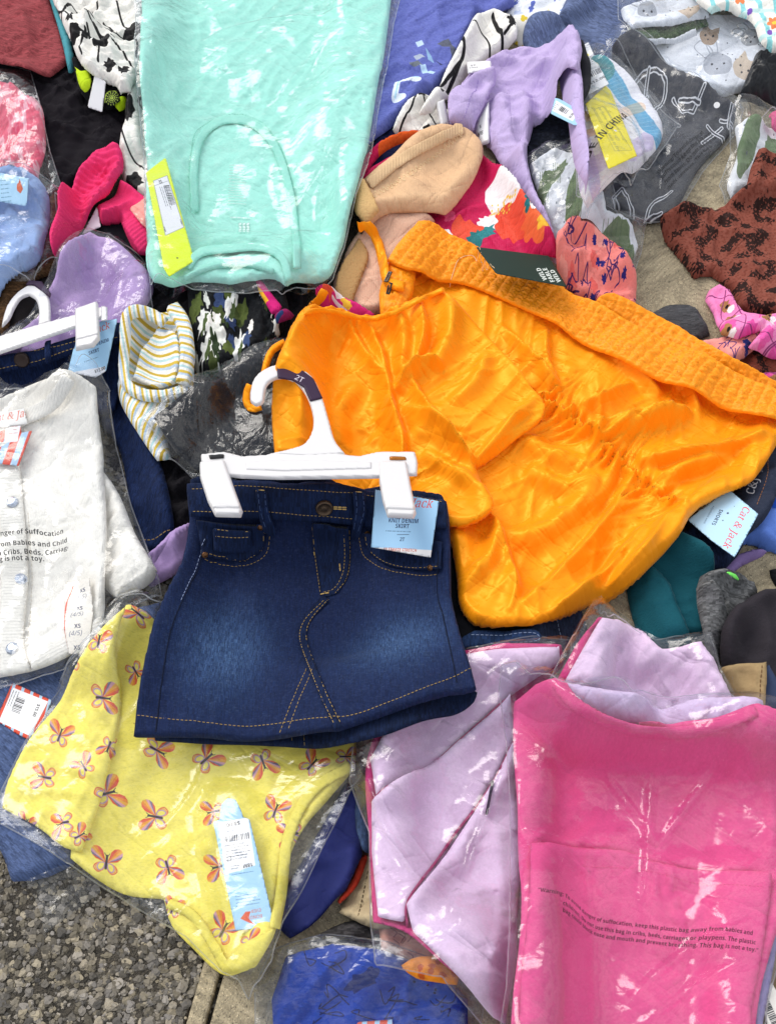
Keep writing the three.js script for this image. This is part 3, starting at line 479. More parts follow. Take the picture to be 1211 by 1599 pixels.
// ---- far edge: blue, white and printed things
cloth('floral_blouse', { label: 'white blouse with blue watercolour flowers at the far edge', cat: 'blouse', out: [[770, -40], [910, -40], [905, 20], [860, 50], [820, 55], [790, 30]], thick: 10, wr: cotton(40), mat: fabric('#e6eaf2'), print: { size: 384, bg: '#e9edf5', draw(c) { for (let k = 0; k < 34; k++) { c.globalAlpha = 0.8; blob(c, 780 + 130 * wn(k, 1, 1), -30 + 85 * wn(k, 2, 1), 3 + 9 * wn(k, 3, 1), 2 + 5 * wn(k, 4, 1), 180 * wn(k, 5, 1), ['#4d68c4', '#7e9adf', '#c3cfef', '#3c4fae', '#e9d9a2'][k % 5], 0.5, k); } c.globalAlpha = 1; } } });
cloth('white_tights', { label: 'white cotton garment with yellow dots beside the blue roll', cat: 'garment', out: [[800, 25], [850, 20], [850, 60], [815, 75], [795, 60]], thick: 9, mat: fabric('#e4e2de'), print: { size: 128, bg: '#e6e4e0', draw(c) { for (let k = 0; k < 9; k++) blob(c, 805 + 40 * wn(k, 1, 2), 28 + 40 * wn(k, 2, 2), 3, 2.5, 0, '#d9bf3e'); } } });
{
  const b = thing('blue_sweatpants', 'heathered slate blue sweatpants with a rolled leg at the far edge', 'sweatpants'), m = fabric('#7787b2', { grain: 'heather', bump: 'fleece', bs: 0.4 });
  cloth('body', { parent: b, out: [[870, 30], [900, -40], [1010, -40], [995, 30], [975, 80], [955, 110], [900, 70]], thick: 20, edge: 26, wr: soft(60), mat: m, ang: 30 });
  cloth('rolled_leg', { parent: b, out: [[816, 52], [828, 28], [856, 22], [880, 38], [902, 74], [905, 110], [860, 130], [835, 120], [818, 80]], thick: 26, edge: 24, wr: [[4, 40, 60, 3]], mat: m, ang: 60 });
}
const LEAF = (bx, by, w, h) => ({ size: 512, bg: '#e8e9ec', draw(c) { for (let k = 0; k < 60; k++) { c.fillStyle = '#6f7480'; c.fillRect(bx + w * wn(k, 1, 7), by + h * wn(k, 2, 7), 1.6, 3); } for (let k = 0; k < 10; k++) { const x = bx + w * wn(k, 3, 7), y = by + h * wn(k, 4, 7); blob(c, x, y, 20, 36, 30 * (wn(k, 5, 7) - 0.5), k % 4 ? '#6b7f5a' : '#8fa07c', 0.2, k); for (let q = 0; q < 6; q++) poly(c, [[x - 14 + q * 5, y - 26], [x - 8 + q * 3.4, y + 30]], null, '#55684a', 0.8); } } });
// pale animal print pyjamas with green cuffs
{
  const b = thing('plastic_bag', 'clear bag over the white woodland animal print pyjamas', 'bag');
  const out = [[955, -40], [1215, -40], [1230, 60], [1190, 145], [1140, 165], [1060, 140], [985, 60], [965, 30]];
  bagBack(out, { parent: b });
  const s = thing('animal_pyjamas', 'white pyjamas with pale bunny and fox print and green cuffs', 'pyjamas');
  const face = (c, x, y, r, col, ear, rot = 0) => { c.save(); c.translate(x, y); c.rotate(rot); if (ear === 'b') { poly(c, [[-r * 0.5, -r * 0.7], [-r * 1.5, -r * 1.2], [-r * 1.9, -r * 0.8], [-r * 0.9, -r * 0.3]], null, col, 1.6, 'closed'); poly(c, [[-r * 0.2, -r * 0.8], [-r * 0.9, -r * 1.7], [-r * 1.4, -r * 1.6], [-r * 0.6, -r * 0.6]], null, col, 1.6, 'closed'); } else { poly(c, [[-r * 0.9, -r * 0.5], [-r * 0.8, -r * 1.4], [-r * 0.1, -r * 0.8]], col); poly(c, [[r * 0.9, -r * 0.5], [r * 0.8, -r * 1.4], [r * 0.1, -r * 0.8]], col); } blob(c, 0, 0, r, r * 0.85, 0, col, 0.05); c.fillStyle = '#26262c'; for (const e of [-0.4, 0.4]) { c.beginPath(); c.arc(e * r, -0.05 * r, 1.7, 0, 7); c.fill(); } c.beginPath(); c.arc(0, r * 0.35, 1.5, 0, 7); c.fill(); c.restore(); };
  const fx = (c) => { for (const [x, y, r, k, e, a] of [[1120, 100, 22, '#b6b9c2', 'b', 0.2], [1160, 108, 18, '#d6c4b0', 'f', 0.6], [1105, 60, 15, '#a8927e', 'f', 0.3], [1172, 58, 15, '#a9abb0', 'b', 0], [1010, 20, 16, '#aaadb5', 'b', 0], [1072, 22, 17, '#d8c2ac', 'f', -0.3], [1050, 130, 14, '#c9ccd3', 'b', 0], [1190, 10, 16, '#bcbfc8', 'b', 0], [1000, 90, 14, '#c9b8a4', 'f', 0.5]]) face(c, x, y, r, k, e, a); for (let k = 0; k < 40; k++) { c.fillStyle = '#3a3c44'; c.fillRect(980 + 240 * wn(k, 1, 4), -20 + 180 * wn(k, 2, 4), 1.6, 1.6); } };
  cloth('trouser_leg', { parent: s, out: [[990, 70], [1060, 40], [1120, 28], [1190, 20], [1205, 70], [1185, 130], [1130, 152], [1070, 130]], thick: 16, edge: 16, wr: [[5, 60, 20, 2]], mat: fabric('#eceef3', { bump: 'knit' }), print: { size: 640, bg: '#eceef4', draw: fx } });
  cloth('cuff', { parent: s, out: [[980, 44], [1050, 38], [1100, 28], [1106, 40], [1060, 56], [1010, 66], [985, 62]], thick: 8, edge: 8, wr: [[2, 12, 80, 3, 'r']], mat: fabric('#5f7a4a', { bump: 'cable', grain: 'marl' }) });
  cloth('folded_sleeve', { parent: s, out: [[968, 14], [1010, 0], [1060, -6], [1104, 8], [1106, 28], [1050, 40], [985, 46]], thick: 10, edge: 9, wr: [[3, 40, 10, 3]], mat: fabric('#eceef3', { bump: 'knit' }), print: { size: 384, bg: '#eceef4', draw: fx } });
  cloth('white_cuff', { parent: s, out: [[985, 66], [1030, 60], [1085, 44], [1090, 54], [1050, 68], [1000, 78]], thick: 7, edge: 6, mat: fabric('#e9ebf0', { bump: 'cable' }) });
  bagFront(out, { parent: b, a: 25, gap: 1.4 });
}
{ // checked swimsuit
  cloth('checked_swimsuit', { label: 'white swimsuit with turquoise check and orange flowers draped over the animal pyjamas', cat: 'swimsuit', out: [[1075, -40], [1260, -40], [1260, 90], [1205, 84], [1186, 66], [1172, 34], [1140, 18], [1110, 22], [1085, 0]], thick: 10, edge: 9, cell: 0.0024, wr: [[5, 50, 40, 2]], mat: fabric('#f1efe9', { bump: 'knit', rough: 0.7 }), print: { size: 512, bg: '#f0ede6', draw(c) { for (let k = 0; k < 9; k++) { poly(c, [[1060 + k * 26, -40], [1100 + k * 26, 100]], null, '#8fd3d8', 7); poly(c, [[1060, -40 + k * 20], [1270, -60 + k * 20]], null, '#c8e7e4', 5); } for (const [x, y] of [[1098, 4], [1204, 48], [1150, 8], [1230, 20], [1180, -10]]) { for (let q = 0; q < 6; q++) blob(c, x + 7 * C(q), y + 7 * S(q), 5, 3.6, q * 57, '#ea8452'); blob(c, x, y, 4, 4, 0, '#f4c648'); } for (const [x, y] of [[1196, 64], [1166, 30], [1215, 30]]) blob(c, x, y, 4, 4, 0, '#7a55b4'); } } });
  const p = [[1176, 60], [1190, 75], [1215, 88]];
}
cloth('black_jacket', { label: 'crinkled black nylon garment in shiny film beside the checked swimsuit', cat: 'jacket', out: [[1178, 86], [1215, 90], [1250, 100], [1250, 190], [1195, 168], [1150, 158], [1165, 120]], thick: 16, wr: [[6, 30, 130, 3, 'r'], [2.5, 12, 120, 3, 'r']], mat: fabric('#1d1f24', { rough: 0.35, spec: 0.6 }) });
{ // charcoal bag with white outlined letters
  const b = thing('plastic_bag', 'clear bag printed with black warning text over charcoal lettered garment', 'bag');
  const out = [[945, 60], [985, 42], [1065, 110], [1160, 170], [1152, 205], [1095, 270], [1050, 345], [1000, 352], [930, 325], [925, 290], [960, 180]];
  bagBack(out, { parent: b, round: false });
  const draw = (c) => {
    const dbl = (pts, cv) => { poly(c, pts, null, '#e9e9ec', 5.5, cv); poly(c, pts, null, '#48484e', 2.4, cv); };
    const ring = (x, y, r) => { const p = []; for (let k = 0; k <= 24; k++) p.push([x + r * C(k / 24 * TAU), y + r * 0.92 * S(k / 24 * TAU)]); dbl(p); };
    ring(1010, 140, 29); dbl([[1010, 112], [1007, 168]]); dbl([[988, 158], [1012, 140]]); dbl([[972, 40], [982, 62], [1010, 70]], 'open');
    dbl([[1052, 150], [1066, 172], [1084, 168], [1096, 148]]); dbl([[1062, 152], [1092, 160]]);
    dbl([[1098, 215], [1130, 190]]); dbl([[1106, 192], [1134, 206]]); dbl([[1128, 180], [1148, 184]]); dbl([[1142, 168], [1140, 190]]);
    dbl([[958, 312], [985, 345], [995, 336]]); dbl([[958, 312], [970, 300], [992, 330]]); dbl([[1008, 345], [1018, 310], [1048, 292]], 'open'); dbl([[1010, 330], [1034, 318]]);
  };
  cloth('lettered_hoodie', { label: 'charcoal hoodie with white outlined letters folded in a clear bag', cat: 'hoodie', out: [[955, 70], [985, 52], [1058, 112], [1150, 172], [1142, 205], [1090, 265], [1042, 340], [1000, 348], [938, 318], [935, 292], [965, 190]], thick: 15, edge: 14, wr: [[5, 50, 40, 2.4], [2, 26, 30, 3, 'r']], mat: fabric('#48484d', { bump: 'fleece', rough: 0.8 }), print: { size: 768, bg: '#4a4a50', draw }, folds: [[[[1085, 265], [1050, 250], [1010, 255]], 5, 8, 's'], [[[960, 240], [1000, 262], [1040, 300]], 4, 8]] });
  bagFront(out, { parent: b, a: 40, wr: [[4, 60, 40, 2], [3, 38, 30, 3, 'r'], [1, 15, 70, 2, 'r']] });
  cloth('printed_warning', { parent: b, noheap: true, out: [[1015, 275], [1110, 180], [1140, 205], [1040, 300]], round: false, sheet: true, thick: 0.1, edge: 1, gap: 0.3, drape: 4, flat: true, mat: new THREE.MeshStandardMaterial({ roughness: 0.6 }), print: { size: 384, bg: null, draw(c) { for (let r = 0; r < 5; r++) text(c, ['Warning: To avoid danger of', 'suffocation keep this bag away', 'from babies. Do not use in cribs', 'beds, carriages. This bag is', 'not a toy. Poly bag'][r], 1026 + r * 6, 272 + r * 6, 7.4, { rot: -44, style: 'bold', color: '#16161a' }); } } });
  const dot = new THREE.Mesh(new THREE.CylinderGeometry(0.0036, 0.0036, 0.0006, 16), paper('#e6e6e8')); setDown(dot, 'vent_sticker', 1118, 165, b, 0.6);
}
{ // leaf print, far side
  const b = thing('plastic_bag', 'clear crinkled bag over leaf print garment above the snakeskin print dress', 'bag');
  const out = [[1136, 190], [1150, 155], [1211, 170], [1260, 180], [1260, 300], [1165, 300], [1132, 318], [1122, 290], [1140, 240]];
  bagBack(out, { parent: b });
  cloth('leaf_pyjamas', { label: 'white pyjamas with olive leaf print in bag above the snakeskin print dress', cat: 'pyjamas', out: [[1146, 200], [1180, 178], [1260, 186], [1260, 300], [1160, 300], [1140, 312], [1134, 290], [1150, 240]], thick: 15, wr: [[5, 40, 80, 3], [2, 18, 85, 3, 'r']], mat: fabric('#e8e9ec'), print: { size: 384, bg: '#e8e9ec', draw(c) { blob(c, 1166, 228, 14, 44, 14, '#6b7f5a', 0.15); blob(c, 1215, 245, 18, 40, -20, '#6b7f5a', 0.15); for (let k = 0; k < 16; k++) { c.fillStyle = '#5d6270'; c.fillRect(1150 + 80 * wn(k, 1, 5), 180 + 120 * wn(k, 2, 5), 1.6, 3); } } } });
  cloth('pink_bow', { label: 'bright pink shiny bow on the leaf print pyjamas', cat: 'bow', out: [[1200, 178], [1225, 168], [1240, 190], [1225, 206], [1203, 198]], thick: 10, edge: 12, mat: fabric('#e8558f', { rough: 0.4 }) });
  bagFront(out, { parent: b, a: 80 });
}
// ---- between lavender tee and charcoal hoodie
{ // leaf print pyjamas in the middle
  const b = thing('plastic_bag', 'crinkled clear bag over leaf print pyjamas beside the lavender tee', 'bag');
  const out = [[818, 250], [850, 225], [930, 215], [960, 330], [1008, 345], [1000, 395], [985, 440], [900, 420], [860, 380], [830, 310]];
  bagBack(out, { parent: b });
  cloth('leaf_pyjamas', { label: 'white pyjamas with olive leaf print in bag beside the lavender tee', cat: 'pyjamas', out: [[825, 260], [860, 235], [915, 230], [945, 330], [985, 350], [996, 385], [975, 430], [900, 415], [865, 380]], thick: 15, edge: 16, wr: [[6, 38, 60, 2.5], [2.5, 18, 40, 3, 'r']], mat: fabric('#e6e7ea'), print: { size: 512, bg: '#e6e8ec', draw(c) { for (const [x, y, a, r, q] of [[848, 290, 20, 10, 34], [868, 268, 35, 8, 26], [897, 310, 8, 14, 40], [955, 372, 60, 20, 34], [978, 395, 20, 12, 30]]) { blob(c, x, y, r, q, a, '#67794f', 0.15); for (let k = -2; k < 3; k++) poly(c, [[x + k * r * 0.35, y - q * 0.7], [x + k * r * 0.3, y + q * 0.7]], null, '#566846', 0.8); } for (let k = 0; k < 26; k++) { c.fillStyle = '#5d6270'; c.fillRect(830 + 160 * wn(k, 1, 6), 240 + 190 * wn(k, 2, 6), 1.6, 3); } } } });
  bagFront(out, { parent: b, a: 60, wr: [[4, 45, 60, 2], [3, 28, 50, 3, 'r'], [1.2, 12, 80, 2, 'r']] });
}
{ // plaid fleece with its two tags
  const b = thing('plastic_bag', 'clear bag around the pastel plaid fleece with yellow card', 'bag');
  const out = [[905, 60], [945, 80], [1000, 130], [1062, 196], [1040, 225], [985, 285], [915, 338], [900, 300], [890, 200]];
  bagBack(out, { parent: b });
  cloth('plaid_fleece', { label: 'pastel plaid fleece in white, lilac, orange and blue inside a clear bag', cat: 'fleece', out: [[910, 80], [940, 88], [985, 125], [1030, 190], [1032, 218], [985, 270], [915, 328], [905, 300], [898, 200]], thick: 22, edge: 20, wr: [[3, 40, 40, 2]], mat: fabric('#ece9ef', { bump: 'fleece', bs: 0.5 }), print: { size: 640, bg: '#eceaf0', draw(c) {
    c.globalAlpha = 0.9; poly(c, [[925, 72], [955, 108], [985, 150], [1008, 185], [1042, 215]], null, '#4f9fcb', 21); poly(c, [[925, 72], [950, 100]], null, '#3a8f93', 21);
    c.globalAlpha = 0.45; poly(c, [[900, 205], [960, 175], [1000, 160]], null, '#eeb37a', 20); poly(c, [[900, 240], [930, 225]], null, '#ee9a5a', 18); poly(c, [[880, 310], [930, 280], [1010, 215]], null, '#b79ad3', 24); poly(c, [[905, 240], [925, 310]], null, '#b79ad3', 18); c.globalAlpha = 1;
    for (let k = 0; k < 90; k++) poly(c, [[890, 90 + k * 3], [1050, 60 + k * 3]], null, k % 2 ? 'rgba(255,255,255,0.25)' : 'rgba(160,150,190,0.12)', 0.9); } } });
  cloth('warning_card', { label: 'bright yellow care card lettered in grey on the plaid fleece', cat: 'tag', out: [[913, 163], [948, 131], [994, 244], [949, 265]], round: false, thick: 0.6, edge: 0.6, rigid: true, flat: true, cell: 0.002, mat: paper('#f2e02a'), print: { size: 512, bg: '#f3e11f', draw(c) { for (let r = 0; r < 3; r++) text(c, ['garment should enough', 'be flame resistant ugly', 'garment is more likely to fire'][r], 946 - r * 10, 150 + r * 6, 7.5, { rot: 68, color: '#8f8a3e' }); poly(c, [[926, 168], [944, 150], [984, 240], [955, 254], [926, 168]], null, '#b3a63a', 0.9); } } });
  cloth('price_ticket', { label: 'white price ticket reading $12.00 above the yellow card', cat: 'tag', out: [[908, 72], [918, 66], [928, 90], [950, 132], [914, 150], [907, 100]], round: false, thick: 0.5, edge: 0.6, rigid: true, flat: true, cell: 0.002, mat: paper('#ececec'), print: { size: 256, bg: '#ececee', draw(c) { barcode(c, 919, 113, 20, 13, -14); greek(c, 916, 86, 10, 3, 5, -10, '#55585f', 0.9); text(c, '$12.00', 918, 141, 8, { rot: -18, style: 'bold', color: '#33363c' }); poly(c, [[919, 68], [931, 92], [950, 130]], null, '#e8d83a', 3); } } });
  bagFront(out, { parent: b, a: 50, wr: [[2.5, 60, 50, 2], [1.6, 36, 40, 3, 'r'], [0.6, 14, 80, 2, 'r']] });
  cloth('origin_print', { parent: b, noheap: true, label: 'black MADE IN CHINA lettering', out: [[912, 240], [966, 170], [980, 182], [924, 252]], round: false, sheet: true, thick: 0.1, edge: 1, gap: 0.3, drape: 4, flat: true, mat: new THREE.MeshStandardMaterial({ roughness: 0.6 }), print: { size: 384, bg: null, draw(c) { text(c, 'MADE IN CHINA', 897, 263, 17, { rot: -50, style: 'bold', color: '#17171a' }); } } });
}
{ // periwinkle tee with broken foil letters
  const s = thing('periwinkle_tee', 'periwinkle blue tee with broken foil lettering beside the mint shirt', 't-shirt');
  const m = fabric('#646db6', { bump: 'knit', bs: 0.35, grain: 'heather' });
  cloth('body', { parent: s, out: [[560, -40], [805, -40], [802, 10], [770, 30], [745, 25], [720, 85], [690, 135], [640, 175], [575, 225], [520, 250], [540, 150]], thick: 18, edge: 20, wr: [[5, 70, 50, 2.4], [2, 30, 60, 3, 'r']], mat: m, folds: [[[[690, 0], [680, 40], [690, 70]], 4, 6, 's'], [[[580, 115], [640, 110], [700, 120]], 4, 6, 's'], [[[575, 215], [630, 170], [670, 140]], 5, 7]], print: { size: 768, bg: '#646db6', draw(c, f, q) {
    c.save(); c.setTransform(1, 0, 0, 1, 0, 0); for (let k = 0; k < 16000; k++) { c.fillStyle = k % 2 ? 'rgba(140,150,230,0.16)' : 'rgba(40,40,120,0.18)'; c.fillRect(q.cw * wn(k, 1, 9), q.ch * wn(k, 2, 9), 5, 1.2); } c.restore();
    for (const [p, col] of [[[[648, 62], [658, 60], [662, 68], [652, 70]], '#b9cfe8'], [[[664, 74], [672, 82], [678, 92], [668, 88]], '#8fb2d6'], [[[645, 84], [655, 82], [664, 86], [650, 90]], '#a9b5c9'], [[[638, 96], [650, 92], [660, 99], [650, 103], [640, 101]], '#6d747f'], [[[655, 100], [664, 99], [668, 108], [680, 113], [676, 117], [660, 112]], '#b6d3ee'], [[[682, 66], [700, 60], [712, 76], [706, 86], [702, 72], [690, 72]], '#5b5f70'], [[[680, 88], [692, 95], [688, 96]], '#3c4266']]) poly(c, p, col);
    poly(c, [[653, 137], [622, 137], [617, 163], [630, 161]], null, '#dfeaf4', 9); poly(c, [[653, 135], [624, 135], [618, 162]], null, '#a9d3ea', 2.5); } } });
}
{ // black and white scarf, second end
  const s = thing('patterned_scarf', 'white scarf with black curved lines rolled between periwinkle and lavender tees', 'scarf', 'white scarves with black pattern');
  const m = fabric('#edebe8', { rough: 0.6, bump: 'satin', spec: 0.5 });
  cloth('lower_end', { parent: s, out: [[612, 205], [632, 165], [665, 150], [690, 165], [720, 190], [690, 200], [650, 215]], thick: 10, edge: 10, wr: [[5, 26, 70, 2], [2, 13, 50, 3, 'r']], mat: m, print: scarfPrint(7, [[[[620, 210], [640, 180], [650, 160]], 2.4], [[[660, 160], [680, 185]], 2.5]], [[655, 150, 12, 10], [668, 197, 8, 6]]) });
  cloth('roll', { parent: s, out: [[652, 178], [672, 146], [700, 100], [728, 50], [742, 26], [762, 17], [792, 24], [808, 42], [806, 60], [788, 78], [760, 92], [730, 118], [695, 155], [668, 178]], thick: 22, edge: 22, cell: 0.0024, wr: [[3, 40, 120, 3]], mat: m, folds: [[[[745, 30], [740, 55], [715, 95]], 5, 6, 's'], [[[770, 22], [785, 50], [770, 85]], 5, 7]], print: scarfPrint(9, [[[[690, 156], [712, 110], [724, 80], [721, 62]], 4.5], [[[655, 160], [690, 134], [718, 96]], 4], [[[738, 38], [760, 48], [766, 70], [762, 95]], 3], [[[770, 20], [778, 38], [786, 62], [772, 88]], 4.5], [[[788, 50], [800, 42]], 3]], [[800, 38, 8, 6, 30], [660, 160, 9, 11, 30]]) });
}
{ // lavender tee with white hanger ends, charcoal lining
  const s = thing('lavender_tee', 'lavender jersey tee with one folded sleeve beside the tan padded cup', 't-shirt');
  const m = fabric('#c6b3df', { bump: 'knit', bs: 0.35 });
  cloth('lining', { parent: s, out: [[896, 62], [912, 68], [922, 100], [920, 140], [905, 170], [880, 140], [880, 80]], thick: 12, edge: 10, mat: fabric('#26262c', { bump: 'fleece' }) });
  cloth('long_sleeve', { parent: s, out: [[872, 120], [905, 96], [911, 170], [919, 240], [913, 312], [901, 270], [888, 200]], thick: 6, edge: 6, wr: [[3, 50, 80, 3]], mat: m });
  cloth('body', { parent: s, out: [[700, 205], [706, 160], [722, 128], [770, 90], [800, 80], [840, 76], [876, 58], [906, 66], [903, 112], [872, 122], [866, 162], [850, 185], [832, 198], [822, 240], [836, 300], [864, 366], [880, 420], [860, 408], [835, 345], [800, 290], [770, 240], [748, 214]], thick: 12, edge: 12, wr: [[6, 60, 60, 2.2], [2.4, 30, 80, 3, 'r']], mat: m, folds: [[[[775, 100], [805, 108], [862, 128]], 5, 5, 's'], [[[845, 80], [868, 100], [880, 118]], 5, 6, 's'], [[[800, 150], [820, 180], [822, 220]], 7, 10], [[[765, 150], [790, 200], [800, 250], [830, 320]], 5, 9]] });
  const h = thing('clothes_hanger', 'white plastic hanger end lettered in black inside the lavender tee', 'hanger');
  cloth('arm', { parent: h, out: [[680, 160], [694, 155], [702, 196], [688, 200]], round: false, thick: 5, edge: 2, rigid: true, flat: true, cell: 0.002, mat: plastic('#e9e8ea') });
  cloth('arm', { parent: h, out: [[728, 98], [766, 96], [768, 108], [730, 114]], round: false, thick: 3, edge: 1.5, rigid: true, flat: true, cell: 0.002, mat: plastic('#eceaec'), print: { size: 128, bg: '#eceaec', draw(c) { text(c, 'ST', 734, 101, 8, { style: 'bold' }); text(c, 'LOVE', 732, 109, 5.5, { style: 'bold' }); } } });
  cloth('neck', { parent: h, out: [[745, 190], [763, 156], [764, 222], [752, 226], [742, 205]], round: false, thick: 4, edge: 2, rigid: true, flat: true, cell: 0.002, mat: plastic('#e9e8ea'), print: { size: 128, bg: '#e9e8ea', draw(c) { text(c, 'S', 748, 195, 6, { style: 'bold' }); text(c, 'VE', 746, 204, 7, { style: 'bold' }); } } });
  cloth('folded_sleeve', { parent: s, out: [[700, 150], [725, 128], [772, 105], [774, 125], [750, 175], [738, 206], [712, 196], [700, 190]], thick: 7, edge: 8, wr: [[3, 40, 60, 3]], mat: m });
  stitches(s, [[746, 125], [735, 150], [724, 185], [716, 198]], '#9a83c4', { w: 0.7 });
  const t = cloth('price_tag', { label: 'pale blue price tag with white barcode sticker on the lavender tee', cat: 'tag', out: [[866, 153], [875, 156], [908, 176], [914, 190], [910, 198], [895, 196], [859, 178]], round: false, thick: 0.5, edge: 0.6, rigid: true, lean: 0.2, rest: 0.6, flat: true, cell: 0.0016, mat: paper('#a9d2ea'), print: { size: 256, bg: '#a6d2ec', draw(c) { poly(c, [[868, 154], [902, 174], [893, 192], [861, 177]], '#ececef'); barcode(c, 876, 164, 13, 11, 30); greek(c, 866, 160, 8, 4, 4, 30, '#5a5e66', 0.9); text(c, '$5.00', 888, 186, 5, { rot: -60, style: 'bold' }); } } });
}
// ---- swimsuit with the padded cup
{
  const s = thing('floral_swimsuit', 'magenta swimsuit with white and orange tropical flowers under the tan cup', 'swimsuit');
  const m = fabric('#c41a52', { bump: 'knit', rough: 0.6, bs: 0.15 });
  const flowers = (c) => { blob(c, 785, 310, 27, 30, -20, '#f1eef2', 0.15); blob(c, 812, 322, 16, 18, 20, '#ece6ea', 0.15); blob(c, 778, 338, 20, 8, 10, '#e9c7a0', 0.3); blob(c, 770, 345, 26, 12, 15, '#f0e9ec', 0.3); blob(c, 800, 350, 28, 22, 30, '#e2503a', 0.3); blob(c, 830, 372, 24, 14, 60, '#e8683c', 0.3); blob(c, 725, 365, 26, 30, 10, '#e2503a', 0.3); blob(c, 702, 332, 8, 10, 0, '#e8557f', 0.3); blob(c, 744, 366, 12, 16, 40, '#1f6f74', 0.4); blob(c, 760, 358, 8, 14, 60, '#2a8288', 0.4); for (let k = 0; k < 14; k++) blob(c, 818 + 8 * (k % 4), 335 + 6 * Math.floor(k / 4), 3, 5, 30 * k, '#176a72'); blob(c, 835, 352, 12, 14, 0, '#eef0f0', 0.3); blob(c, 845, 380, 14, 10, 0, '#efb93a', 0.3); blob(c, 700, 360, 9, 5, 60, '#f1eef2', 0.3); for (let k = 0; k < 30; k++) { c.fillStyle = '#e9c04a'; c.fillRect(766 + 34 * wn(k, 1, 3), 318 + 14 * wn(k, 2, 3), 2, 2); } };
  cloth('cup_rim', { parent: s, out: band([[562, 285], [572, 255], [598, 228], [630, 214], [668, 212]], 17), thick: 12, edge: 8, cell: 0.0022, mat: fabric('#d2381f', { bump: 'knit' }), print: { size: 256, bg: '#cc1f55', draw(c) { poly(c, [[600, 232], [630, 214], [675, 208]], null, '#de5a22', 20, 'open'); } } });
  cloth('body', { parent: s, out: [[560, 290], [600, 250], [690, 225], [745, 225], [790, 262], [840, 330], [868, 378], [870, 405], [800, 408], [740, 400], [690, 385], [620, 350], [560, 340]], thick: 12, edge: 14, wr: [[4, 60, 40, 2]], mat: m, folds: [[[[745, 240], [720, 300], [690, 340]], 4, 4, 's'], [[[790, 330], [740, 330], [700, 350]], 3, 5]], print: { size: 640, bg: '#c41a52', draw: flowers } });
  const c = thing('padded_cup', 'tan padded bra cup with zigzag seam turned inside out', 'bra');
  const tan = fabric('#e4bb93', { bump: 'knit', bs: 0.2, rough: 0.75 });
  cloth('lining', { parent: c, out: [[530, 420], [545, 385], [575, 345], [600, 330], [640, 320], [680, 345], [640, 380], [620, 420], [598, 490], [560, 495], [520, 450]], thick: 10, edge: 12, wr: soft(60), mat: fabric('#e8bda4', { bump: 'knit', bs: 0.2 }) });
  cloth('side_wing', { parent: c, out: [[524, 445], [535, 410], [560, 370], [575, 395], [562, 440], [548, 480], [528, 470]], thick: 6, edge: 6, mat: fabric('#b48d5e', { bump: 'terry', bs: 0.3 }) });
  cloth('cup', { parent: c, out: [[556, 300], [580, 270], [620, 235], [660, 205], [700, 194], [730, 200], [750, 218], [754, 240], [745, 268], [715, 315], [695, 335], [650, 330], [600, 335], [570, 360], [556, 330]], thick: 30, edge: 46, drape: 14, wr: [[4, 60, 30, 2]], mat: tan, folds: [[[[600, 270], [650, 300], [690, 290]], 5, 14], [[[560, 350], [600, 325], [650, 325]], 5, 9]] });
  cloth('elastic', { parent: c, out: band([[575, 288], [630, 246], [690, 214], [722, 200]], 17), thick: 1.2, edge: 2, cell: 0.002, drape: 4, mat: fabric('#e4c096', { bump: 'cable' }) });
  cloth('side_band', { parent: c, out: [[552, 285], [568, 278], [580, 300], [592, 330], [574, 352], [556, 335]], thick: 6, edge: 8, mat: fabric('#dcb47c', { bump: 'terry', bs: 0.4 }) });
  const zz = []; for (let k = 0; k <= 44; k++) { const t = k / 44; zz.push([580 + 140 * t + (k % 2 ? 4 : -2), 304 - 100 * t + 8 * S(t * 3.1) + (k % 2 ? 6 : -3)]); }
  stitches(c, zz, '#ead0a4', { w: 0.9, len: 3.4, gap: 0.3 });
}
// ---- right-hand things
cloth('coral_print_shorts', { label: 'coral shorts with purple squiggle line print beside the smocked orange band', cat: 'shorts', out: [[868, 368], [884, 344], [905, 340], [930, 352], [960, 380], [985, 410], [994, 440], [990, 490], [930, 475], [880, 450], [868, 410]], thick: 18, edge: 18, cell: 0.0024, wr: [[5, 22, 60, 2.5], [2, 10, 70, 2, 'r']], mat: fabric('#ee8580'), print: { size: 640, bg: '#f08a84', draw(c) { for (let k = 0; k < 26; k++) { blob(c, 875 + 120 * wn(k, 1, 8), 340 + 150 * wn(k, 2, 8), 10, 5, 60, k % 2 ? '#f4a49b' : '#e86a66', 0.4, k); } for (let k = 0; k < 60; k++) { const x = 870 + 125 * wn(k, 3, 8), y = 340 + 150 * wn(k, 4, 8); poly(c, [0, 1, 2, 3, 4].map(q => [x + 6 * q * (wn(k, q, 1) - 0.35) + 2 * q, y + 8 * q * (wn(k, q, 2) - 0.5)]), null, '#4a2a66', 1.3, 'open'); } for (let k = 0; k < 12; k++) blob(c, 875 + 115 * wn(k, 5, 8), 345 + 140 * wn(k, 6, 8), 4, 3, 40, '#2f2a78', 0.5, k); } } });
cloth('grey_sock', { label: 'grey jersey sock on bare concrete beside the smocked band', cat: 'sock', out: [[1008, 492], [1040, 478], [1075, 478], [1098, 500], [1108, 524], [1070, 535], [1020, 520]], thick: 17, edge: 18, wr: [[3, 30, 70, 3]], mat: fabric('#5c5c60', { grain: 'heather', bump: 'fleece' }), folds: [[[[1080, 482], [1085, 505], [1100, 520]], 5, 5, 's']] });
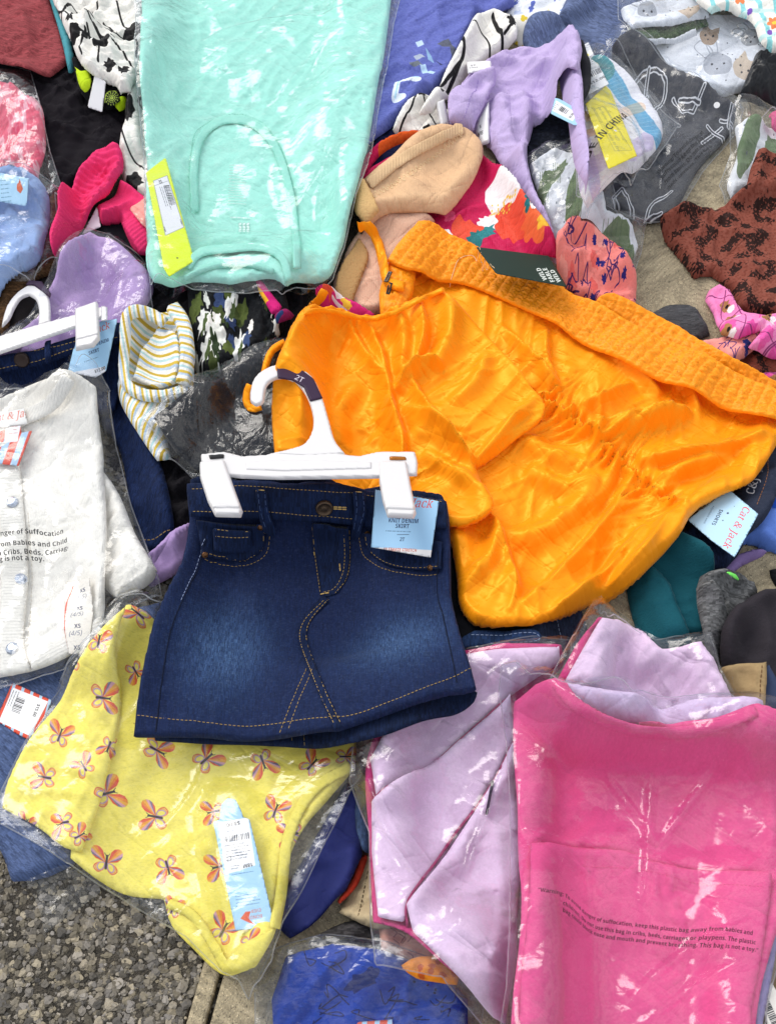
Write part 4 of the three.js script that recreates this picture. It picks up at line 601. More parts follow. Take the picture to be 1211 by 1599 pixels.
{
  const s = thing('snakeskin_dress', 'rust brown dress with black snakeskin print lying on the concrete', 'dress');
  const draw = (c, f, q) => { c.save(); c.setTransform(1, 0, 0, 1, 0, 0); const st = 3; for (let y = 0; y < q.ch; y += st) for (let x = 0; x < q.cw; x += st) { const X = x * q.mx * 1000, Y = y * q.mx * 1000, a = noise(X / 26 + 3, Y / 22), b = noise(X / 5, Y / 4.2), d = noise(X / 2.1 + 5, Y / 1.9), g = ((Math.round(X / 2.6) % 2) ^ (Math.round(Y / 2.6) % 2)); if ((a > 0.28 && (g || b > 0.1)) || a + b * 0.6 + d * 0.4 > 0.42) { c.fillStyle = a > 0.28 ? '#2a1613' : '#241311'; c.fillRect(x, y, st, st); } else if (b > 0.3) { c.fillStyle = '#743a2e'; c.fillRect(x, y, st, st); } } c.restore(); };
  const m = fabric('#84473a', { rough: 0.8 });
  cloth('skirt', { parent: s, out: [[1028, 340], [1048, 330], [1085, 330], [1130, 322], [1165, 290], [1172, 262], [1182, 236], [1260, 250], [1260, 500], [1190, 495], [1150, 488], [1140, 455], [1110, 432], [1080, 435], [1062, 410], [1036, 372]], round: false, wob: 1.5, thick: 14, edge: 12, wr: [[7, 70, 20, 2.6], [3, 34, 10, 3, 'r']], mat: m, print: { size: 1024, bg: '#84473a', draw }, folds: [[[[1060, 350], [1110, 370], [1211, 378]], 7, 9, 's'], [[[1110, 425], [1140, 420], [1180, 440]], 6, 8, 's'], [[[1050, 345], [1090, 340], [1150, 360]], 5, 10]] });
  cloth('hem', { parent: s, out: [[1130, 560], [1180, 540], [1260, 545], [1260, 585], [1180, 590], [1140, 580]], thick: 12, wr: [[4, 25, 10, 3]], mat: m, print: { size: 384, bg: '#7d3b2e', draw } });
}
const coralDraw = (c) => { for (let k = 0; k < 30; k++) { const x = 1080 + 120 * wn(k, 3, 9), y = 510 + 60 * wn(k, 4, 9); poly(c, [0, 1, 2, 3].map(q => [x + 12 * q * (wn(k, q, 3) - 0.3), y + 12 * q * (wn(k, q, 4) - 0.4)]), null, '#553a78', 1.2, 'open'); } for (let k = 0; k < 5; k++) blob(c, 1158 + 14 * wn(k, 1, 2), 540 + 12 * wn(k, 2, 2), 5, 4, 30, '#2b3a86', 0.5, k); };
cloth('coral_print_shirt', { label: 'coral top with purple line print under the pink fleece beside smocked band', cat: 'shirt', out: [[1060, 535], [1120, 530], [1175, 516], [1195, 530], [1170, 552], [1140, 572], [1100, 580]], thick: 14, wr: cotton(160), mat: fabric('#f09a92'), print: { size: 256, bg: '#f19d95', draw: coralDraw } });
{
  const s = thing('pink_fleece', 'pink printed fleece with brown and white patches bunched against snakeskin dress', 'fleece');
  const draw = (x0, y0, w, h) => (c) => { for (let k = 0; k < 12; k++) { c.globalAlpha = 0.7; blob(c, x0 + w * wn(k, 1, 4), y0 + h * wn(k, 2, 4), 10, 16, 30, ['#f39ac6', '#e0489a', '#f6bddb', '#d53a90'][k % 4], 0.3, k); } c.globalAlpha = 1; for (let k = 0; k < 5; k++) { const x = x0 + w * (0.15 + 0.7 * wn(k, 3, 4)), y = y0 + h * (0.2 + 0.6 * wn(k, 4, 4)); blob(c, x, y, 9, 6, 40 * k, '#a9784e', 0.3, k); blob(c, x + 8, y + 5, 5, 4, 0, '#f2eef0', 0.2, k); blob(c, x + 2, y, 2.2, 2.2, 0, '#241a1c'); } for (let k = 0; k < 5; k++) poly(c, [[x0 + w * wn(k, 6, 4), y0], [x0 + w * wn(k, 7, 4), y0 + h * 0.5], [x0 + w * wn(k, 8, 4), y0 + h]], null, '#8a3a6e', 1.6, 'open'); };
  const m = fabric('#ea6fb0', { bump: 'fleece', bs: 0.5 });
  cloth('body', { parent: s, out: [[1100, 470], [1105, 455], [1120, 446], [1138, 452], [1150, 478], [1175, 495], [1205, 490], [1260, 490], [1260, 555], [1200, 558], [1165, 545], [1190, 515], [1150, 530], [1125, 522], [1115, 496]], thick: 20, edge: 18, wr: [[5, 35, 50, 2]], mat: m, print: { size: 384, bg: '#ee86bd', draw: draw(1095, 445, 150, 110) } });
  cloth('lower_edge', { parent: s, out: [[1160, 594], [1200, 580], [1260, 585], [1260, 612], [1190, 606]], thick: 10, mat: m, print: { size: 128, bg: '#ee86bd', draw: draw(1160, 580, 70, 30) } });
}
// ---- left side: jeans on a hanger, striped romper, floral top, black bagged pants
cloth('floral_shirt', { label: 'black top with olive and white flower print under the mint shirt bag', cat: 'shirt', out: [[292, 440], [440, 430], [450, 500], [420, 540], [330, 590], [305, 585], [298, 520]], thick: 16, edge: 14, cell: 0.0024, wr: [[7, 30, 5, 4], [3, 13, 10, 4, 'r']], mat: fabric('#15161a'), print: { size: 512, bg: '#15171b', draw(c) { for (let k = 0; k < 34; k++) { const x = 295 + 140 * wn(k, 1, 6), y = 445 + 140 * wn(k, 2, 6); blob(c, x, y, 4 + 6 * wn(k, 3, 6), 8 + 14 * wn(k, 4, 6), 30 * (wn(k, 5, 6) - 0.5), ['#3f4a26', '#54602f', '#2c3a24', '#dfe0da', '#e9e4e0', '#37476f'][k % 6], 0.4, k); } for (const [x, y] of [[318, 505], [360, 480], [372, 540], [322, 545]]) { blob(c, x, y, 7, 24, 12, '#e6e6e2', 0.5); blob(c, x + 3, y + 4, 3, 16, 12, '#4a5a34', 0.4); } } } });
{ // swimsuit strap with its ring, and orange and dark cords behind
  const s = thing('swim_strap', 'magenta and yellow swimsuit strap with a small metal ring', 'strap');
  cloth('strap_end', { parent: s, out: [[396, 428], [410, 440], [440, 478], [436, 490], [424, 490], [404, 455]], round: false, thick: 4, edge: 3, cell: 0.002, mat: fabric('#d0247a', { bump: 'knit' }), print: { size: 128, bg: '#cf2176', draw(c) { poly(c, [[398, 440], [410, 455], [420, 470], [410, 472], [400, 455]], '#f2b62f'); } } });
  cloth('strap_loop', { parent: s, out: [[428, 492], [448, 482], [460, 492], [452, 500], [432, 506]], thick: 4, edge: 4, cell: 0.002, mat: fabric('#7d1f55', { bump: 'knit' }), print: { size: 64, bg: '#8c2059', draw(c) { poly(c, [[430, 500], [440, 490]], null, '#243a6a', 6); } } });
  const ring = new THREE.Mesh(new THREE.TorusGeometry(0.0055, 0.0009, 8, 24).rotateX(Math.PI / 2), new THREE.MeshStandardMaterial({ color: '#d8cfc4', metalness: 0.9, roughness: 0.3 })); setDown(ring, 'ring', 429, 494, s, 2);
}
{
  const j = thing('denim_jeans', 'dark denim jeans with one leg hanging past the white cardigan', 'jeans');
  const dm = fabric('#1c2f5c', { bump: 'twill', bs: 0.4, grain: 'denim', rough: 0.85 });
  cloth('leg', { parent: j, out: [[140, 570], [196, 520], [206, 610], [240, 690], [264, 770], [273, 835], [268, 854], [222, 866], [205, 800], [185, 700], [150, 650]], thick: 15, edge: 14, wr: [[4, 60, 100, 2]], mat: dm, ang: 15, folds: [[[[200, 620], [225, 720], [245, 800]], 3, 12]] });
  cloth('seat', { parent: j, out: [[-60, 600], [0, 566], [90, 545], [190, 512], [198, 560], [180, 640], [-60, 680]], thick: 9, edge: 8, wr: [[3, 40, 20, 2]], mat: dm, ang: -15 });
  cloth('waistband', { parent: j, out: [[-60, 590], [0, 556], [90, 535], [188, 503], [194, 520], [190, 535], [90, 562], [0, 584], [-60, 612]], thick: 4, edge: 3, cell: 0.002, wr: [[1.5, 18, 70, 2]], mat: dm, ang: -15 });
  stitches(j, [[0, 563], [90, 541], [180, 513]], '#9a7f46'); stitches(j, [[0, 580], [90, 558], [186, 530]], '#9a7f46'); stitches(j, [[168, 610], [172, 650], [182, 690]], '#9a7f46', {}); stitches(j, [[218, 846], [240, 842], [268, 832]], '#a8884a');
  cloth('belt_loop', { parent: j, out: [[70, 534], [80, 531], [82, 566], [72, 568]], round: false, thick: 2.5, edge: 2, cell: 0.0016, mat: dm });
  setDown(new THREE.Mesh(new THREE.LatheGeometry([[0, 0.002], [0.004, 0.0022], [0.0062, 0.0034], [0.0078, 0.0026], [0.008, 0]].map(p => new THREE.Vector2(...p)), 24), new THREE.MeshStandardMaterial({ color: '#3a2f2c', metalness: 0.7, roughness: 0.45 })), 'button', 35, 562, j, 0);
  cloth('lavender_shirt', { label: 'lavender shirt corner in film below the jeans leg', cat: 'shirt', out: [[205, 880], [250, 850], [300, 815], [312, 870], [270, 900], [235, 918]], thick: 14, edge: 14, wr: cotton(40), mat: fabric('#b79ad0') });
}
function clipHanger(name, label, parts) {
  const h = thing(name, label, 'hanger'), w = plastic('#dcdadb', 0.42), pl = planeFor([parts.bar, parts.hook, ...parts.clips.map(c => c[0])], parts.lean ?? 0.3, 0.985);
  cloth('bar', { parent: h, out: parts.bar, round: false, thick: 4, edge: 1.6, rigid: true, flat: true, cell: 0.0016, plane: pl, mat: w });
  cloth('hook', { parent: h, out: parts.hook, thick: 4, edge: 1.6, rigid: true, flat: true, plane: pl, up: 0.2, cell: 0.0014, step: 0.003, mat: w });
  cloth('size_marker', { parent: h, out: parts.marker, round: false, thick: 1.6, edge: 1, rigid: true, flat: true, plane: pl, up: 4.6, cell: 0.0012, mat: paper('#33203a'), print: parts.size && { size: 192, bg: '#33203a', draw(c) { text(c, parts.size[0], parts.size[1], parts.size[2], parts.size[3], { rot: parts.size[4], color: '#d8d2dc' }); } } });
  if (parts.rib) cloth('stiffening_rib', { parent: h, out: parts.rib, round: false, thick: 1.2, edge: 0.8, rigid: true, flat: true, plane: pl, up: 4, cell: 0.0012, mat: w });
  for (const cl of parts.clips) {
    const c = cloth('clip', { parent: h, out: cl[0], round: false, thick: 6, edge: 2.4, rigid: true, flat: true, plane: pl, up: 3, cell: 0.0014, mat: w });
    if (cl[1]) cloth('clip_spring', { parent: h, out: cl[1], round: false, thick: 2, edge: 1, rigid: true, flat: true, plane: pl, up: 4.4, cell: 0.0014, mat: new THREE.MeshStandardMaterial({ color: cl[2] ?? '#3a3a3c', metalness: 0.5, roughness: 0.4 }) });
    if (cl[3]) cloth('clip_lip', { parent: h, out: cl[3], round: false, thick: 2, edge: 1, rigid: true, flat: true, plane: pl, up: 8.6, cell: 0.0014, mat: w });
  }
  return h;
}
const tagJ = cloth('price_tag', { label: 'light blue hang tag clipped on the dark jeans beside bagged cardigan', cat: 'tag', out: [[106, 582], [124, 508], [184, 498], [166, 580], [150, 590]], round: false, thick: 0.5, edge: 0.6, rigid: true, flat: true, cell: 0.002, mat: paper('#a9cfea'), print: { size: 320, bg: '#a5cfee', draw(c) { poly(c, [[106, 584], [112, 572], [164, 570], [163, 584]], '#e9e9ee'); text(c, 'Jack', 148, 520, 13, { rot: -10, style: 'italic', font: 'serif', color: '#d8523f' }); text(c, 'KNIT DENIM', 134, 542, 6.5, { rot: -10, style: 'bold', color: '#33456a' }); text(c, 'SKIRT', 138, 550, 6.5, { rot: -10, style: 'bold', color: '#33456a' }); greek(c, 130, 560, 26, 1, 4, -10, '#6a86a6', 1); text(c, '$12.00', 146, 575, 6, { rot: -12, style: 'bold' }); } } });
clipHanger('clothes_hanger', 'white clip hanger with dark size marker holding the dark jeans', { lean: 0.5, bar: [[-60, 560], [0, 526], [60, 508], [112, 494], [166, 478], [168, 494], [112, 514], [0, 552], [-60, 585]], hook: [[2, 512], [12, 478], [28, 458], [46, 446], [64, 450], [76, 464], [79, 480], [79, 503], [60, 510], [61, 485], [56, 468], [46, 461], [34, 466], [24, 480], [14, 500]], marker: [[40, 446], [46, 438], [66, 440], [80, 458], [79, 466], [66, 455], [52, 445]], clips: [[[[117, 484], [153, 471], [156, 528], [146, 540], [118, 546]], [[158, 478], [168, 480], [168, 500], [158, 502]], '#dddbe0', [[119, 524], [154, 516], [154, 522], [119, 531]]]] });
{ // striped towelling romper
  const s = thing('striped_romper', 'towelling romper with yellow, blue and white stripes beside the black bagged pants', 'romper');
  const stripes = (ang, pitch, ox, oy) => (c) => { c.save(); c.translate(ox, oy); c.rotate(ang * Math.PI / 180); const cols = ['#eceae4', '#c9a93e', '#f0efe8', '#b8d8dc', '#ecebe8', '#d6b64a', '#b9cbe0']; let y = -200; let k = 0; while (y < 300) { const w = pitch * [1.1, 0.8, 0.7, 0.7, 0.8, 0.8, 0.8][k % 7]; c.fillStyle = cols[k % 7]; c.fillRect(-300, y, 700, w + 0.4); y += w; k++; } c.restore(); };
  const m = fabric('#eceae4', { bump: 'terry', bs: 1.2, sheen: 0.4 });
  cloth('inside', { parent: s, out: [[195, 486], [240, 490], [270, 480], [300, 520], [302, 600], [260, 640], [205, 620], [188, 540]], thick: 8, edge: 8, wr: [[4, 40, 60, 2]], mat: m, print: { size: 320, bg: '#fff', draw: stripes(8, 5, 200, 500) } });
  cloth('skirt', { parent: s, out: [[190, 570], [205, 605], [250, 620], [300, 615], [310, 640], [275, 655], [262, 680], [268, 718], [246, 720], [205, 660], [184, 610]], thick: 18, edge: 15, wr: [[4, 36, 60, 2]], mat: m, print: { size: 320, bg: '#fff', draw: stripes(-62, 4.6, 200, 600) } });
  cloth('bodice', { parent: s, out: [[206, 590], [225, 540], [250, 505], [275, 520], [285, 560], [280, 596], [245, 606]], thick: 10, edge: 10, wr: [[2, 30, 20, 2]], mat: m, print: { size: 256, bg: '#fff', draw: stripes(14, 4.8, 230, 520) } });
  cloth('neck_edge', { parent: s, out: band([[258, 505], [240, 493], [212, 486], [198, 494], [196, 530], [193, 570], [198, 600], [222, 616], [260, 618], [296, 606]], 17), thick: 11, edge: 7, cell: 0.002, mat: m, print: { size: 320, bg: '#fff', draw: stripes(82, 4.2, 190, 480) } });
  cloth('shoulder_edge', { parent: s, out: band([[268, 478], [284, 500], [292, 540], [290, 580], [284, 600]], 23), thick: 14, edge: 10, cell: 0.002, mat: m, print: { size: 256, bg: '#fff', draw: stripes(5, 4.6, 290, 470) } });
}
{
  const b = thing('plastic_bag', 'shiny clear bag around folded black pants beside the white skirt hanger', 'bag');
  const out = [[220, 652], [262, 618], [330, 578], [430, 530], [470, 540], [470, 720], [330, 760], [300, 745], [268, 715]];
  bagBack(out, { parent: b });
  cloth('black_pants', { label: 'folded black pants inside a shiny clear bag beside striped romper', cat: 'pants', out: [[240, 652], [300, 605], [400, 552], [450, 545], [460, 700], [330, 745], [300, 730], [270, 700]], thick: 15, edge: 12, wr: [[3, 60, 120, 2]], mat: fabric('#1d1d22', { bump: 'twill' }), folds: [[[[300, 650], [330, 690], [345, 730]], 3, 6, 's'], [[[360, 620], [400, 590], [430, 560]], 4, 8]] });
  bagFront(out, { parent: b, a: 130, fine: 0.9 });
}
// ---- lower left: chambray, cardigan
cloth('chambray_dress', { label: 'washed blue chambray garment on the asphalt under the yellow bodysuit', cat: 'dress', out: [[-60, 1040], [90, 1020], [190, 960], [250, 940], [250, 1060], [160, 1260], [120, 1345], [70, 1372], [20, 1378], [-5, 1320], [-60, 1300]], thick: 12, edge: 12, wr: cotton(110), mat: fabric('#6478a8', { bump: 'twill', grain: 'heather' }), ang: 40, folds: [[[[10, 1340], [60, 1355], [110, 1340]], 3, 6, 's']] });
cloth('blue_shirt', { label: 'bright royal blue cloth edge beside the cardigan hem', cat: 'shirt', out: [[-60, 920], [4, 935], [8, 975], [-60, 1000]], thick: 20, mat: fabric('#22489e') });
{
  const b = thing('plastic_bag', 'clear bag printed with suffocation warning over white cardigan', 'bag');
  const out = [[-80, 600], [20, 605], [85, 580], [150, 566], [172, 610], [182, 700], [205, 790], [248, 905], [252, 930], [200, 950], [165, 985], [100, 1045], [30, 1068], [-80, 1100]];
  bagBack(out, { parent: b });
  const s = thing('white_cardigan', 'ivory knit cardigan with crystal buttons inside a clear bag', 'cardigan');
  const m = fabric('#fffaf0', { bump: 'knit', cr: 0.8, sheen: 0.2 }), r = fabric('#fdf8ee', { bump: 'cable', bs: 1.2 });
  cloth('sleeve', { parent: s, out: [[150, 720], [185, 770], [215, 840], [246, 892], [240, 908], [205, 928], [180, 934], [160, 910]], thick: 16, edge: 14, wr: [[5, 40, 60, 2.5], [2, 18, 50, 3, 'r']], mat: m, ang: 60 });
  cloth('body', { ws: 1.1, parent: s, out: [[-80, 640], [0, 622], [45, 604], [98, 576], [128, 588], [150, 604], [158, 680], [166, 800], [164, 900], [160, 985], [105, 1025], [50, 1048], [-80, 1070]], thick: 10, edge: 9, wr: [[5, 80, 80, 2.2], [2, 34, 90, 3, 'r']], mat: m, folds: [[[[130, 640], [120, 760], [135, 900]], 4, 16], [[[110, 700], [60, 800], [70, 900]], 3, 18]] });
  cloth('neckband', { parent: s, out: band([[-20, 690], [30, 655], [80, 630], [108, 590]], 24), thick: 3, edge: 4, cell: 0.002, mat: r, ang: 30 });
  cloth('button_band', { parent: s, out: [[-10, 690], [24, 690], [38, 800], [44, 905], [38, 1010], [50, 1046], [0, 1055], [2, 900]], thick: 3, edge: 3, cell: 0.0024, mat: r, ang: 90 });
  cloth('hem_band', { parent: s, out: [[50, 1046], [44, 1020], [100, 996], [160, 960], [161, 986], [105, 1026]], thick: 3, edge: 4, cell: 0.0024, mat: r, ang: 60 });
  stitches(s, [[44, 800], [50, 905], [42, 1010]], '#d9d0bf', { w: 0.7 });
  const gem = new THREE.MeshPhysicalMaterial({ color: '#b9c2d2', roughness: 0.06, metalness: 0.55, clearcoat: 1, flatShading: true });
  for (const [x, y] of [[20, 785], [33, 905], [20, 1013]]) setDown(new THREE.Mesh(new THREE.LatheGeometry([[0, 0.0042], [0.003, 0.004], [0.0052, 0.0028], [0.0062, 0.0014], [0.006, 0]].map(p => new THREE.Vector2(...p)), 9), gem), 'button', x, y, s, 0);
  cloth('neck_label', { parent: s, label: 'white woven neck label with red script lettering', out: [[-30, 640], [38, 636], [44, 662], [-30, 672]], round: false, thick: 0.6, edge: 0.8, cell: 0.002, drape: 6, mat: paper('#f1eee8'), print: { size: 256, bg: '#f1eee8', draw(c) { text(c, 'Cat & Jack', -16, 652, 15, { rot: -4, style: 'italic', font: 'serif', color: '#e0604a' }); } } });
  cloth('size_strip', { parent: s, label: 'cream strip repeating XS size with a red edge', out: [[103, 908], [140, 902], [146, 960], [140, 1008], [128, 1022], [108, 1022], [100, 980]], round: false, thick: 0.4, edge: 0.6, drape: 8, cell: 0.002, mat: paper('#eee7da'), print: { size: 320, bg: '#efe8dc', draw(c) { poly(c, [[110, 906], [103, 940], [102, 985], [108, 1024]], null, '#dc5640', 2.6, 'open'); for (const [y, q] of [[919, 0], [949, -4], [981, -5], [1014, -6]]) { text(c, 'XS', 123 + q, y, 9, { style: 'bold', rot: -3, color: '#2c3350' }); text(c, '(4/5)', 114 + q, y + 12, 10, { style: 'italic', rot: -4, color: '#5a5f76' }); } } } });
  const t = cloth('hang_tag', { label: 'hang tag striped red and blue below the white cardigan neck label', cat: 'tag', out: [[-30, 690], [14, 668], [33, 664], [34, 676], [51, 673], [30, 728], [-30, 722]], round: false, thick: 0.5, edge: 0.6, rigid: true, flat: true, cell: 0.0016, mat: paper('#e9e9ea'), print: { size: 320, bg: '#a9c9e4', draw(c) { for (let k = 0; k < 8; k++) poly(c, [[60 - k * 24, 660], [26 - k * 24, 740]], null, '#d9492f', 12); poly(c, [[10, 660], [36, 660], [28, 690], [8, 692]], '#f0eef0'); greek(c, 14, 668, 16, 3, 5, -4, '#c98a80', 1); } } });
  bagFront(out, { parent: b, a: 80, folds: [[[[100, 590], [150, 640], [160, 720]], 5, 6, 'r'], [[[10, 640], [60, 600], [120, 595]], 5, 6, 'r'], [[[90, 760], [130, 820], [170, 850]], 4, 7, 'r']] });
  cloth('printed_warning', { parent: b, noheap: true, label: 'black suffocation warning lettering', out: [[-30, 830], [104, 812], [106, 880], [-30, 898]], round: false, sheet: true, thick: 0.1, edge: 1, gap: 0.3, drape: 4, flat: true, mat: new THREE.MeshStandardMaterial({ roughness: 0.6 }), print: { size: 768, bg: null, draw(c) { for (const [t_, x, y] of [['Danger of Suffocation', -12, 836], ['from Babies and Children', -6, 853], ['in Cribs, Beds, Carriages', -6, 866], ['This bag is not a toy.', -36, 878]]) text(c, t_, x, y, 10.6, { rot: -5, style: 'bold', color: '#202226' }); } } });
}
{
  cloth('price_ticket', { label: 'white price ticket with red and blue striped border on chambray dress', cat: 'tag', out: [[-6, 1125], [20, 1066], [82, 1094], [72, 1118], [46, 1156], [30, 1148]], round: false, thick: 0.6, edge: 0.6, rigid: true, flat: true, cell: 0.0016, mat: paper('#e8e8ea'), print: { size: 384, bg: '#cf4a34', draw(c) { for (let k = 0; k < 9; k++) poly(c, [[10 + k * 16, 1050], [-20 + k * 16, 1170]], null, '#a9c4de', 5); poly(c, [[-2, 1126], [20, 1072], [76, 1096], [48, 1150]], '#e9e9ec'); barcode(c, 40, 1092, 26, 14, 112); greek(c, 30, 1080, 30, 6, 4.5, 112, '#50545c', 1); text(c, '$15.00', 62, 1100, 7, { rot: 112, style: 'bold' }); } } });
}
// ---- mint tee
{
  const b = thing('plastic_bag', 'large clear bag around the mint green tee', 'bag');
  const out = [[212, -50], [640, -50], [614, 40], [598, 130], [572, 260], [545, 350], [520, 436], [508, 448], [440, 456], [300, 452], [236, 446], [226, 330], [220, 200]];
  bagBack(out, { parent: b });
  const s = thing('mint_tee', 'mint green tee folded in a clear bag with yellow tag', 't-shirt');
  const m = fabric('#aef1df', { bump: 'knit', bs: 0.3 });
  cloth('body', { ws: 1.1, parent: s, out: [[226, -50], [614, -50], [608, 20], [590, 130], [560, 280], [532, 390], [515, 432], [480, 442], [446, 448], [430, 436], [380, 440], [300, 440], [282, 446], [240, 440], [230, 420], [228, 300], [224, 180]], thick: 11, edge: 10, drape: 10, cell: 0.0028, wr: [[4, 110, 70, 2.2], [2.2, 40, 30, 2.6, 'r'], [0.8, 18, 100, 2.5, 'r']], mat: m, folds: [[[[300, 400], [350, 380], [420, 390], [452, 430]], 4, 7, 's'], [[[280, 430], [330, 410], [400, 408]], 4, 6, 's'], [[[235, 160], [290, 180], [300, 330]], 3, 12]] });
  const rib = fabric('#a2e9d5', { bump: 'cable', bs: 0.4 });
  cloth('back_neckband', { parent: s, out: band([[304, 330], [304, 250], [318, 208], [348, 188], [388, 190], [424, 220], [450, 290], [462, 370], [464, 420]], 13), thick: 1.8, edge: 1.6, cell: 0.0018, drape: 5, mat: rib });
  cloth('front_neckband', { parent: s, out: band([[292, 418], [310, 396], [360, 388], [410, 386], [440, 402], [452, 440]], 13), thick: 2.2, edge: 1.8, cell: 0.0018, drape: 5, mat: rib });
  cloth('front_hem', { parent: s, out: band([[286, 436], [330, 416], [390, 412], [428, 424]], 9), thick: 3.5, edge: 3, cell: 0.0018, drape: 5, mat: rib });
  stitches(s, [[300, 330], [297, 250], [312, 200], [348, 181], [392, 183], [430, 214], [457, 290], [470, 400]], '#5fc4a4', { w: 0.6, len: 2 });
  cloth('care_print', { parent: s, noheap: true, label: 'faint pale printed care text with small emblem', out: [[345, 245], [400, 245], [402, 370], [345, 370]], round: false, sheet: true, thick: 0.1, edge: 1, gap: 0.25, drape: 3, flat: true, mat: new THREE.MeshStandardMaterial({ roughness: 0.8 }), print: { size: 256, bg: null, draw(c) { greek(c, 358, 256, 30, 15, 4.4, 2, 'rgba(225,240,236,0.75)', 1); greek(c, 360, 338, 30, 1, 4, 2, 'rgba(225,240,236,0.8)', 2); for (let k = 0; k < 4; k++) for (let q = 0; q < 3; q++) blob(c, 375 + q * 6, 349 + k * 4.4, 2.6, 1.8, k % 2 ? 30 : -30, '#dff1ea'); } } });
  const t = cloth('hang_tag', { label: 'neon yellow hang tag with white barcode label on the mint tee', cat: 'tag', out: [[228, 270], [259, 246], [304, 408], [264, 433], [256, 420]], round: false, thick: 0.6, edge: 0.6, rigid: true, flat: true, cell: 0.002, lean: 0.2, mat: paper('#dff01e'), print: { size: 512, bg: '#e0f01c', draw(c) { poly(c, [[237, 272], [258, 257], [287, 354], [260, 374]], '#e6e6ea', '#8e9196', 1); poly(c, [[240, 281], [261, 267]], null, '#8e9196', 0.8); text(c, 'XS', 247, 268, 7, { rot: 66, style: 'bold' }); barcode(c, 262, 276, 38, 9, 73); greek(c, 248, 282, 46, 4, -3.2, 73, '#5c6068', 0.8); greek(c, 282, 340, 14, 1, 4, 73, '#5c6068', 1.4); greek(c, 258, 358, 12, 1, 4, 73, '#5c6068', 1.4); blob(c, 279, 412, 1.5, 1.5, 0, '#6c7a10'); } } });
  bagFront(out, { fine: 0.75, parent: b, a: 60, cell: 0.0024, wr: [[3.5, 90, 60, 2], [1.8, 50, 70, 3.2, 'r'], [1.1, 22, 30, 2.2, 'r'], [0.5, 10, 80, 2, 'r']], folds: [[[[300, 80], [420, 40], [560, 20]], 3, 5, 'r'], [[[420, 180], [470, 120], [520, 60]], 3, 6, 'r'], [[[240, 60], [260, 160], [300, 240]], 3, 6, 'r'], [[[470, 330], [500, 280], [520, 210]], 3, 6, 'r']] });
}
cloth('floral_strap', { label: 'folded floral swimsuit strap in magenta, white and orange above orange dress', cat: 'strap', out: [[490, 452], [505, 442], [520, 448], [585, 490], [582, 512], [545, 512], [500, 478]], thick: 7, edge: 6, cell: 0.002, mat: fabric('#c82468', { bump: 'knit', rough: 0.6 }), print: { size: 256, bg: '#d5287a', draw(c) { blob(c, 500, 454, 10, 9, 0, '#2e5a7d', 0.3); poly(c, [[492, 448], [508, 458]], null, '#e8e8ee', 3); blob(c, 516, 464, 8, 14, 30, '#e2563c', 0.3); blob(c, 528, 466, 11, 7, 30, '#f1eaf0', 0.3); blob(c, 541, 478, 9, 5, 30, '#f0c23c', 0.3); poly(c, [[520, 474], [548, 490], [540, 484]], '#f2e6f0', '#f2e6f0', 3); } } });

// ---- right: denim shorts, blue cloths, joggers
cloth('royal_blue_shirt', { label: 'royal blue fleece corner above the periwinkle sleeve', cat: 'fleece', out: [[1165, 790], [1200, 755], [1260, 740], [1260, 820], [1190, 830]], thick: 18, wr: cotton(30), mat: fabric('#2a5fd0', { bump: 'fleece' }) });
cloth('periwinkle_sleeve', { label: 'periwinkle blue sleeve curving beside the denim shorts tag', cat: 'shirt', out: [[1140, 860], [1155, 815], [1180, 795], [1260, 800], [1260, 870], [1200, 862], [1165, 850]], thick: 16, edge: 16, wr: soft(20), mat: fabric('#5d7fd0', { bump: 'knit' }), folds: [[[[1150, 850], [1190, 845], [1215, 862]], 5, 6, 's']] });
cloth('lilac_shirt', { label: 'small lilac cloth corner between denim shorts and grey joggers', cat: 'shirt', out: [[1120, 890], [1145, 868], [1190, 856], [1200, 864], [1160, 882], [1140, 898]], thick: 9, mat: fabric('#8f78b0') });
cloth('black_shoe_bag', { label: 'black cloth edge on the concrete beyond the charcoal fleece', cat: 'cloth', out: [[1200, 890], [1260, 870], [1260, 925], [1210, 915]], thick: 10, mat: fabric('#14141a') });
